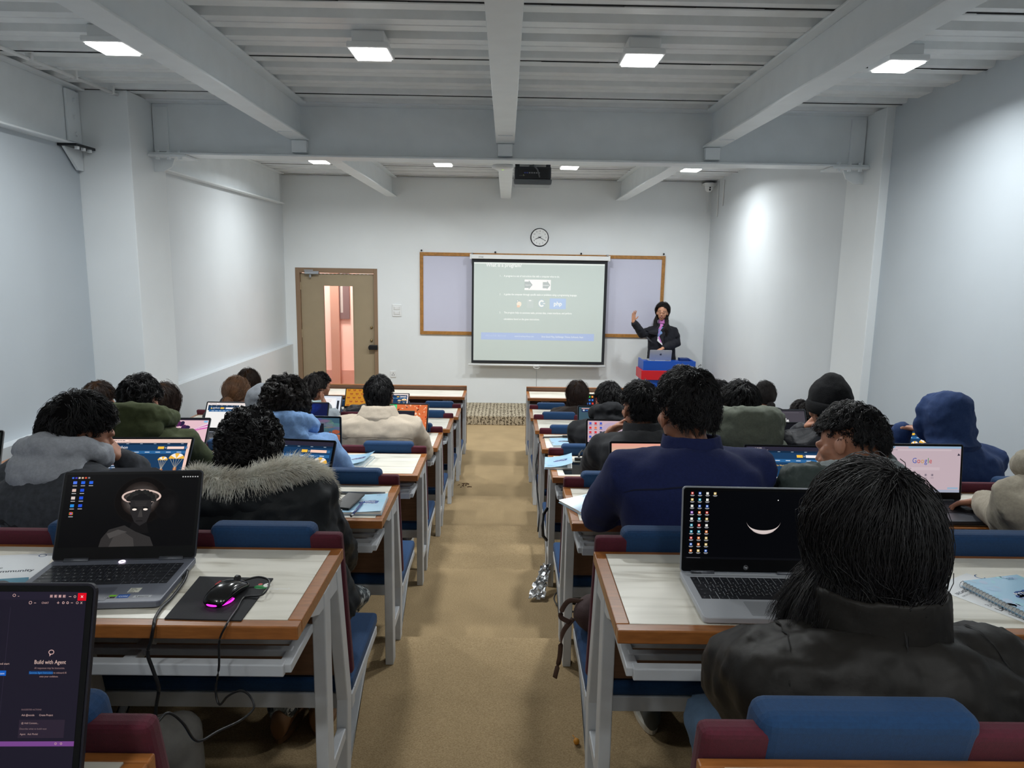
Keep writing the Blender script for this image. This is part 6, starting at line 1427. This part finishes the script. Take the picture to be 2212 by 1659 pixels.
# ------------------------------------------------------------------ who sits where
A_ = lambda x, y, Y: np.array(at(x, y, Y=Y))
HY = {k: NEAR[k] + .765 for k in 'ABCDEFG'}
def side_locks(c):
    hair(c['t'], c['org'], c['Hc'], c['R'], material=HAIR['black'], k=c['hk'], **{**LONG, **D_(guides=200, per=12, length=.46, vol=.14, lift=.15, grav=.75, noise=.10, thick=.0008, steps=18, seed=77, side=(-.35, .25, 0), region=lambda u: (u[:, 0] < -.45) & (u[:, 1] > -.5) & (u[:, 2] < .5))})
def students():
    hs = lambda base, **k: {**base, **k}
    denim = cloth('washed_black_denim', (66, 69, 75), noise=.22, ns=60); parka = cloth('black_parka', (31, 34, 37), .55, bump=.15, bs=300, sheen=0)
    green = cloth('olive_fleece', (63, 70, 44)); ltblue = cloth('light_blue_sweat', (128, 164, 212)); beige = cloth('beige_cotton', (198, 184, 166), noise=.04); navy = cloth('navy_wool', (31, 40, 84))
    grey = cloth('pale_grey_sweat', (166, 170, 178)); puffer = cloth('brown_black_puffer', (30, 28, 26), .5, bump=.08, bs=120, sheen=0); cream = cloth('cream_sweat', (172, 164, 148))
    fleece = cloth('grey_fleece', (136, 144, 146), .9, bump=.8, bs=160); dkgreen = cloth('dark_green_shell', (62, 72, 70), .5, bump=.1, sheen=0); bluehood = cloth('slate_blue_sweat', (42, 62, 104)); olive = cloth('grey_olive_cotton', (104, 110, 98), .7)
    black = cloth('black_cotton', (33, 34, 37)); char = cloth('charcoal_wool', (48, 49, 52)); midgrey = cloth('mid_grey_sweat', (120, 124, 130)); brownblk = cloth('brown_black_wool', (48, 40, 36)); quilt = cloth('black_quilted_shell', (38, 39, 45), .5, bump=.5, bs=70, sheen=0)
    # ---- door side of the aisle, from the camera forward
    person('person in grey trousers beside the code editor laptop, only one knee showing past the backrest', 'A', -330, 1180, hipx=-1.06, wrists={1: np.array([-.98, 1.45, FLOORZ['A'] + .44]), -1: np.array([-1.14, 1.45, FLOORZ['A'] + .44])}, knees={1: A_(385, 1600, 1.50), -1: None}, feet={1: np.array([-.72, 1.46, FLOORZ['B'] + .07]), -1: None}, trousers=(98, 96, 92), jacket=black, hs=SHORT)
    person('person in washed black denim jacket and grey hood, cheek resting on one fist', 'B', 172, 936, hoff=.14, yaw=-38, roll=11, pitch=12, hipx=-1.43, sw=.20, bulk=1.16, jacket=denim, vox=.0055,
           elbows={1: A_(332, 1050, 2.62), -1: None}, wrists={1: A_(264, 990, 2.50), -1: None}, hands={1: ((-.55, -.12, .75), (-.75, -.1, -.45), 1, 1.05)}, hk=1.04,
           hs=hs(SHORT, guides=420, per=12, length=.085, vol=.15, lift=.5, noise=.5, seed=4, low=-.60), extra=(hood_down(grey, 1.02), back_seam('yoke_seam', (28, 29, 33), -.15, .0, .003)), shoes=(96, 98, 98), feet={1: np.array(at(352, 1500, Z=FLOORZ['C'] + .0)) + (0, 0, .07), -1: None}, trousers=(40, 42, 48))
    person('person in black parka with a pale fur trimmed hood and curly black hair', 'B', 540, 976, hoff=.10, pitch=24, hipx=-.70, sw=.205, bulk=1.34, jacket=parka, hs=hs(CURLY, guides=560, per=9, length=.105, vol=.14, curl=.013, freq=1.4, lift=.55, noise=1.1, seed=11, low=-.8, thick=.0017, spread=.0032), hk=1.02,
           elbows={1: A_(735, 1205, 2.45), -1: None}, knees={1: A_(768, 1290, 2.66), -1: None}, feet={1: np.array(at(700, 1555, Z=FLOORZ['C'])) + (0, -.02, .07), -1: np.array(at(620, 1570, Z=FLOORZ['C'])) + (0, -.02, .07)}, trousers=(104, 110, 112), shoes=(128, 92, 60), shoe_kind='boot', extra=(fur_hood,), wrinkle=.032)
    ob = [o for o in KIDS[[k for k in KIDS if k.startswith('person')][-1]] if o.name.startswith('trousers')]
    person('person in an olive green hoodie with messy black hair', 'C', 304, 872, hoff=.10, hipx=-1.72, sw=.215, bulk=1.22, jacket=green, hs=hs(SHORT, length=.075, vol=.16, lift=.8, noise=.7, seed=5, guides=380, per=10), extra=(hood_down(green, 1.22),))
    person('person with dark brown hair beyond the denim jacket and olive hoodie, by the ledge wall', 'D', 213, 870, hoff=.06, yaw=-18, roll=4, jacket=black, hairc='dark_brown', hs=hs(SHORT, length=.06, vol=.10, noise=.25, seed=6), extra=(hood_down(black, 1.0),))
    person('person with straight dark hair half hidden behind the olive hoodie', 'D', 352, 874, hoff=.10, yaw=-10, jacket=char, hairc='dark_brown', hs=hs(LONG, guides=260, per=10, length=.20, seed=8))
    person('person in a light blue hoodie with long dark curly hair', 'C', 617, 880, hoff=.10, pitch=8, hipx=-1.02, sw=.20, bulk=1.15, jacket=ltblue, hairc='soft_black', hs=hs(CURLY, guides=560, per=12, length=.19, vol=.26, curl=.012, lift=.55, grav=.5, seed=12, low=-.85), extra=(hood_down(ltblue, 1.1, dz=-.01),), hk=1.03)
    person('person with a mid grey hood pulled up, behind the long curly hair', 'D', 571, 880, hoff=.08, jacket=midgrey, extra=(hood_up(midgrey),), hs=None)
    person('person in a beige jacket with short straight black hair', 'D', 820, 857, hoff=.08, pitch=10, sw=.215, bulk=1.20, jacket=beige, hs=hs(SHORT, length=.06, vol=.10, noise=.18, lift=.35, grav=.5, seed=13, guides=380), extra=(collar(beige, 1.06, .055, fold=True), back_seam('yoke_seam', (150, 138, 122), -.10, .02, .002)), wrinkle=.014)
    person('person with light brown hair tied in a bun, door side rows', 'E', 511, 851, hoff=.10, jacket=char, hairc='brown', hs=hs(LONG, length=.13, grav=.1, bun=(0, -.10, -.07), vol=.05, seed=14, guides=300), extra=(bun_ball((-.02, -.125, -.075), .040, 'brown'),))
    person('person with long straight dark brown hair in front of the brown bun', 'F', 537, 828, hoff=.08, jacket=char, hairc='dark_brown', hs=hs(LONG, length=.26, seed=15, guides=300), extra=(collar(cloth('white_collar', (214, 218, 224)), 1.0, .04),))
    person('person with smooth dark hair holding a hand to their ear, before the white document laptop', 'E', 676, 847, hoff=.14, yaw=-22, jacket=cloth('pale_grey_knit', (150, 158, 164)), hairc='soft_black', vox=.007, elbows={1: A_(716, 915, 5.75), -1: None}, wrists={1: A_(703, 876, 5.66), -1: None}, hands={1: ((-.35, -.1, .9), (-.8, 0, -.2), 1, .7)}, hs=hs(SHORT, noise=.15, grav=.4, seed=16), extra=(collar(cloth('mint_collar', (176, 196, 198)), 1.0, .045),))
    person('person with curly black hair turned to show cheek, ahead of the hand on ear', 'F', 690, 836, hoff=.08, yaw=-50, pitch=8, jacket=black, hs=hs(CURLY, guides=260, per=9, length=.06, vol=.16, curl=.007, seed=17))
    person('person in a black quilted jacket mostly hidden behind the beige jacket wearer', 'F', 806, 852, hoff=.10, hipx=-1.22, bulk=1.3, jacket=quilt, elbows={-1: A_(765, 905, 6.75), 1: None}, hs=SHORT)
    # ---- podium side, from the camera forward
    person('woman in brown-black puffer jacket with long black hair, seated closest to the camera', 'A', 1878, 1176, hoff=.03, yaw=8, pitch=12, hipx=.62, sw=.215, bulk=1.36, jacket=puffer, hs=hs(LONG, guides=1500, per=14, length=.34, vol=.08, lift=.15, grav=.45, noise=.10, thick=.0008, spread=.008, seed=21, low=-.8, side=(-.25, .1, 0), steps=16), hk=1.06, neck=.038, slouch=.09, wrinkle=.030, fold=.12, jvox=.010,
           elbows={-1: A_(1600, 1440, 1.22), 1: A_(2160, 1440, 1.22)}, wrists={-1: np.array([.55, 1.46, FLOORZ['A'] + .45]), 1: np.array([.70, 1.46, FLOORZ['A'] + .45])}, extra=(collar(puffer, 1.24, .085, name='stand_collar'), arm_seam((22, 21, 20)), side_locks), trousers=(92, 118, 146), knees={-1: A_(1535, 1560, 1.50), 1: None}, shoes=(46, 44, 44))
    person('person in a navy blue jacket with a tousled black crop and a bare ear', 'B', 1482, 890, hoff=.04, yaw=14, pitch=10, hipx=.60, sw=.215, bulk=1.22, jacket=navy, hs=hs(SHORT, guides=700, per=12, length=.06, vol=.13, lift=.75, noise=.55, seed=22, low=-.45), hk=1.06, vox=.008, slouch=.07, wrinkle=.016, fold=.14,
           extra=(collar(navy, 1.05, .04), back_seam('yoke_seam', (16, 21, 48), -.065, .045, .0024, .21)), shoes=(70, 76, 78), feet={-1: np.array(at(1395, 1545, Z=FLOORZ['C'])) + (0, -.04, .07), 1: None}, trousers=(40, 46, 52))
    person('person with a grey fleece lined hood, head propped on one hand', 'B', 1835, 962, hoff=.10, yaw=38, pitch=22, roll=20, hipx=.93, sw=.19, bulk=1.22, jacket=dkgreen, vox=.0055, elbows={1: A_(1905, 1080, 2.62), -1: None}, wrists={1: A_(1903, 985, 2.46), -1: None}, hands={1: ((-.25, -.1, .9), (-.85, -.2, -.1), 1, .7)},
           hs=hs(SHORT, guides=520, per=11, length=.065, vol=.12, noise=.5, lift=.6, seed=23, low=-.35), hk=1.05, extra=(hood_down(fleece, 1.12, 'fleece_hood', dz=-.045), ), wrinkle=.036, fold=.07)
    person('person in a cream hoodie cut off by picture edge, hand at the laptop', 'B', 2300, 955, hoff=.05, yaw=20, hipx=1.90, sw=.21, bulk=1.28, jacket=cream, vox=.0055, elbows={-1: A_(2185, 1128, 2.40), 1: None}, wrists={-1: A_(2124, 1082, 2.66), 1: None}, hands={-1: ((-.62, .55, -.30), (-.1, -.25, -1), -1, .75)}, hs=SHORT, extra=(hood_down(cream, 1.25),))
    person('person with a slate blue hood pulled up, fist at the mouth', 'C', 2036, 910, hoff=.06, yaw=18, pitch=8, sw=.225, bulk=1.28, jacket=bluehood, vox=.006, elbows={-1: A_(1918, 1000, 3.62), 1: None}, wrists={-1: A_(1950, 926, 3.48), 1: None}, hands={-1: ((.92, -.12, .12), (.1, -.3, -.9), -1, .95)}, hs=None, extra=(hood_up(bluehood),), hk=1.03)
    person('person in a black knitted beanie with a hand raised to the chin', 'C', 1791, 880, hoff=.06, yaw=14, sw=.20, bulk=1.30, jacket=quilt, vox=.006, elbows={-1: A_(1700, 990, 3.60), 1: None}, wrists={-1: A_(1736, 928, 3.48), 1: None}, hands={-1: ((.55, -.05, .75), (.5, -.3, -.5), -1, .9)}, hs=None, extra=(beanie, cuff_band(-1, (24, 25, 28), 'wrist_band')))
    person('person in a grey-olive hooded jacket with neat black hair', 'C', 1599, 884, hoff=.10, sw=.20, bulk=1.22, jacket=olive, hs=hs(SHORT, guides=380, length=.06, vol=.10, noise=.16, lift=.35, grav=.45, seed=24), extra=(hood_down(olive, 1.32, dz=.01),), hk=1.02, wrinkle=.026)
    person('person in black seated between the navy jacket and olive hood, one row ahead', 'D', 1549, 868, hoff=.08, jacket=black, hs=hs(SHORT, length=.07, vol=.13, noise=.4, seed=25), extra=(hood_down(black, 1.1),))
    person('person with short dark hair showing below the black beanie, over the search page', 'E', 1731, 901, hoff=.10, yaw=10, jacket=char, hairc='soft_black', hs=hs(SHORT, seed=26, length=.05), drop=.0)
    person('person with dark hair tied low in a red band, podium side front', 'F', 1651, 856, hoff=.10, jacket=black, hairc='soft_black', hs=hs(LONG, length=.12, grav=.1, bun=(.02, -.10, -.09), vol=.05, seed=27, guides=300), extra=(bun_ball((.02, -.11, -.095), .036, 'soft_black'), hair_tie((.045, -.12, -.125), .016, (170, 40, 56))))
    person('person in a charcoal jacket with chin on one hand, beside the navy jacket', 'C', 1382, 882, hoff=.08, yaw=16, pitch=8, hipx=.68, sw=.195, bulk=1.15, jacket=char, vox=.006, elbows={-1: A_(1275, 1015, 3.62), 1: None}, wrists={-1: A_(1322, 930, 3.50), 1: None}, hands={-1: ((.82, -.1, .55), (.35, -.5, -.6), -1, .85)}, cuff=.25, hs=hs(SHORT, guides=380, length=.055, vol=.09, noise=.25, lift=.5, seed=28), extra=(collar(char, 1.08, .045),))
    person('person in black with short hair, between long dark hair and the charcoal jacket', 'D', 1315, 870, hoff=.10, yaw=6, sw=.20, bulk=1.18, jacket=black, hs=hs(SHORT, guides=340, length=.05, vol=.08, noise=.2, lift=.4, seed=29), extra=(hood_down(black, .98),), elbows={-1: A_(1250, 950, 4.66), 1: None})
    person('woman in a brown-black coat with long straight dark hair, podium side near the aisle', 'F', 1247, 854, hoff=.06, sw=.19, bulk=1.2, jacket=brownblk, hairc='dark_brown', hs=hs(LONG, guides=420, length=.36, seed=30, vol=.08))
    person('person in a grey jacket hidden behind the navy jacket wearer\'s head', 'E', 1452, 866, hoff=.08, bulk=1.2, jacket=cloth('steel_grey_shell', (92, 94, 98), .5), hs=SHORT)
students()

def camouflage():
    m = mat('camouflage_cotton', (110, 114, 116), .85); nt = m.node_tree; b = nt.nodes['Principled BSDF']; tc = nt.nodes.new('ShaderNodeTexCoord')
    n = nt.nodes.new('ShaderNodeTexNoise'); n.inputs['Scale'].default_value = 26; n.inputs['Detail'].default_value = 2; n.inputs['Distortion'].default_value = 1.2; nt.links.new(tc.outputs['Object'], n.inputs['Vector'])
    r = nt.nodes.new('ShaderNodeValToRGB'); r.color_ramp.interpolation = 'CONSTANT'; e = r.color_ramp.elements; e[0].position = 0; e[0].color = (*lin((40, 44, 48)), 1); e[1].position = .44; e[1].color = (*lin((84, 92, 96)), 1)
    for p, c in ((.52, (150, 156, 158)), (.59, (196, 200, 198)), (.64, (60, 66, 70))): x = e.new(p); x.color = (*lin(c), 1)
    nt.links.new(n.outputs[0], r.inputs[0]); nt.links.new(r.outputs[0], b.inputs['Base Color'])
    for t in [o for o in C.objects if o.get('label', '').startswith('person in black parka')]:
        for o in KIDS[t.name]:
            if o.name.startswith('trousers'): o.data.materials[0] = m
camouflage()

# ------------------------------------------------------------------ the lecturer
def lecturer():
    Y = 10.36; Hc = A_(1431, 674, Y); zf = .13; hx = Hc[0] + .02; org = np.array([hx, Y, zf])
    t = thing('person', 'woman lecturer in dark coat and glasses behind the podium, one hand raised', 'person', tuple(org))
    R = rotm(163, 6, -3); N = Hc + np.array([.015, .02, -.165]); Pv = np.array([hx, Y + .02, zf + .86]); Mid = (Pv + N) / 2; sx = np.array([1., 0, .03])
    S = {s: N + sx * s * .165 + np.array([0, 0, -.115]) for s in (-1, 1)}
    E = {-1: A_(1387, 722, Y - .12), 1: A_(1463, 741, Y - .03)}; W = {-1: A_(1368, 694, Y - .22), 1: A_(1431, 753, Y - .22)}
    skin = mat('lecturer_skin', (196, 142, 112), .45, noise=.04, nscale=40)
    b = MB(); head_shape(b, Hc, R, .98); b.tube([N - (0, 0, .04), N + (0, 0, .04), Hc + R @ np.array([0, -.02, -.05])], [.058, .050, .050], 14, 'round'); torso(b, Pv, Mid, N, sx, .82, [(.0, .175, .125), (.4, .160, .115), (.7, .160, .115), (.82, .135, .10), (.92, .085, .075), (1.0, .066, .058)])
    for s in (-1, 1):
        b.tube([N + sx * s * .06 + (0, 0, -.10), S[s], (S[s] + E[s]) / 2, E[s], E[s] * .45 + W[s] * .55, W[s]], [.035, .042, .040, .036, .033, .025], 10, 'round')
        hip, kn, an = Pv + (s * .09, 0, -.03), np.array([hx + s * .10, Y, zf + .47]), np.array([hx + s * .10, Y + .02, zf + .08]); b.tube([hip, kn, an], [.08, .055, .04], 10, 'round')
    hand(b, W[-1], (.02, -.1, 1), (.55, -.8, .1), 1, .16, .96); hand(b, W[1], (-.75, -.35, -.35), (-.1, .1, -1), -1, .55, .92)
    b.build('body', skin, t, org=org, remesh=.0052, relax=2)
    coat = cloth('dark_wool_coat', (32, 33, 40)); j = MB()
    prof = [(.0, .200, .140), (.18, .190, .135), (.42, .175, .125), (.62, .182, .128), (.76, .178, .118), (.87, .140, .098), (.94, .095, .078), (1.0, .078, .066)]
    torso(j, Pv - (0, 0, .22), Mid - (0, 0, .10), N + (0, 0, .0), sx, 1.12, prof)
    for s in (-1, 1): We = W[s] + (E[s] - W[s]) * .16; j.tube([N + sx * s * .07 + (0, 0, -.085), S[s], S[s] * .45 + E[s] * .55, E[s], E[s] * .4 + We * .6, We], [.058, .074, .068, .064, .058, .052], 14, 'round')
    jo = j.build('coat', coat, t, org=org, remesh=.010, relax=4, wrinkle=[(.018, .09), (.008, .04)])
    q = MB(); q.ell(Pv - (0, 0, .04), (.165, .12, .11))
    for s in (-1, 1): q.tube([Pv + (s * .09, 0, -.03), (hx + s * .10, Y, zf + .47), (hx + s * .10, Y + .02, zf + .06)], [.095, .075, .07], 12, 'round')
    q.build('trousers', mat('trousers_44_46_52', (44, 46, 52), .85), t, org=org, remesh=.016, relax=3)
    for s in (-1, 1):
        f = MB(); c = np.array([hx + s * .10, Y - .02, zf + .07]); f.loft([np.array([c + (x, -y, z) for x, y, z in ring])[::-1] for ring in shoe_rings(.07)]); f.build('shoe', mat('shoe_40_40_44', (40, 40, 44), .6), t, org=org, smooth=True, sub=1)
    def lay(name, quads, m_, off):
        g = MB()
        for (a, b_, c, d) in quads:
            a, b_, c, d = [np.array(v_) for v_ in (a, b_, c, d)]; n = 8; V = [(a * (1 - u) + b_ * u) * (1 - v_) + (d * (1 - u) + c * u) * v_ for v_ in np.linspace(0, 1, n) for u in np.linspace(0, 1, n)]
            g.add(V, [(i * n + k, i * n + k + 1, (i + 1) * n + k + 1, (i + 1) * n + k) for i in range(n - 1) for k in range(n - 1)])
        o = g.build(name, m_, t, org=org, smooth=True); w_ = o.modifiers.new('lay', 'SHRINKWRAP'); w_.target = jo; w_.wrap_method = 'NEAREST_SURFACEPOINT'; w_.wrap_mode = 'ABOVE_SURFACE'; w_.offset = off; s_ = o.modifiers.new('thick', 'SOLIDIFY'); s_.thickness = .003
        return o
    yf = Y - .22; p = lambda x, y: A_(x, y, yf)
    lay('top', [(p(1423, 690), p(1438, 690), p(1424, 735), p(1421, 735))], cloth('mauve_top', (196, 120, 190)), .004)
    lay('lapel', [(p(1438, 692), p(1452, 692), p(1446, 722), p(1423, 738)), (p(1421, 691), p(1410, 694), p(1412, 716), p(1421, 738))], cloth('coat_lapel', (36, 36, 42)), .007)
    lay('lanyard', [(p(1434, 700), p(1437, 701), p(1424, 730), p(1421, 728)), (p(1422, 702), p(1424, 702), p(1424, 728), p(1421, 728))], mat('lanyard_blue', (110, 140, 190), .6), .009)
    lay('badge', [(p(1420, 729), p(1424, 729), p(1423, 735), p(1420, 735))], mat('badge_white', (220, 222, 226), .5), .011)
    for x, y in ((1407, 743), (1421, 745)): lay('button', [(p(x - 2, y - 2), p(x + 2, y - 2), p(x + 2, y + 2), p(x - 2, y + 2))], mat('coat_button', (66, 66, 72), .4), .008)
    # turtle neck
    a = np.arange(20) * 2 * math.pi / 20; m = MB(); m.loft([N + np.stack([r * np.cos(a), r * np.sin(a), np.full(20, z)], 1) for r, z in ((.078, -.03), (.064, .02), (.060, .06), (.054, .06))]); m.build('turtle_neck', cloth('mauve_top', (196, 120, 190)), t, org=org, smooth=True)
    T = lambda *v_: Hc + R @ (np.array(v_) * .98)
    for s in (-1, 1):
        e = MB().ell(T(s * .030, .078, .006), (.0125, .008, .0068), R, 12, 8).build('eye', mat('eye_white', (228, 226, 222), .2), t, org=org, smooth=True); MB().ell(T(s * .030 + .002, .0845, .006), (.0058, .003, .0058), R, 10, 8).build('iris', mat('iris_dark', (30, 20, 16), .15), e, org=org)
        MB().tube([T(s * .014, .095, .026), T(s * .032, .093, .032), T(s * .050, .080, .026)], .0032, 6).build('eyebrow', HAIR['black'], t, org=org, smooth=True)
    gl = MB()
    for s in (-1, 1): gl.tube([T(s * .032 + .024 * math.cos(q_), .098 - .006 * abs(s * .032 + .024 * math.cos(q_)) / .05, .000 + .022 * math.sin(q_)) for q_ in np.linspace(0, 2 * math.pi, 21)], .0016, 5); gl.tube([T(s * .056, .092, .006), T(s * .080, .04, .004), T(s * .083, -.005, .0)], .0015, 5)
    gl.tube([T(-.008, .100, .004), T(.008, .100, .004)], .0016, 5); gl.build('glasses', mat('glasses_frame', (150, 140, 130), .3, metal=.6), t, org=org)
    mo = MB(); mo.ell(T(0, .095, -.066), (.021, .006, .012), R, 14, 8); mo.build('lips', mat('dark_red_lips', (120, 46, 48), .35), t, org=org, smooth=True); MB().ell(T(0, .1005, -.066), (.009, .002, .002), R, 10, 6).build('teeth', mat('teeth', (220, 214, 206), .3), t, org=org)
    hair(t, org, Hc, R, guides=600, per=10, length=.50, vol=.07, lift=.10, grav=.62, side=(0, .55, 0), noise=.08, steps=16, thick=.0013, spread=.010, seed=40, material=HAIR['soft_black'], crown=(.0, .25, .97), low=-.8, k=.99, part=True)
lecturer()
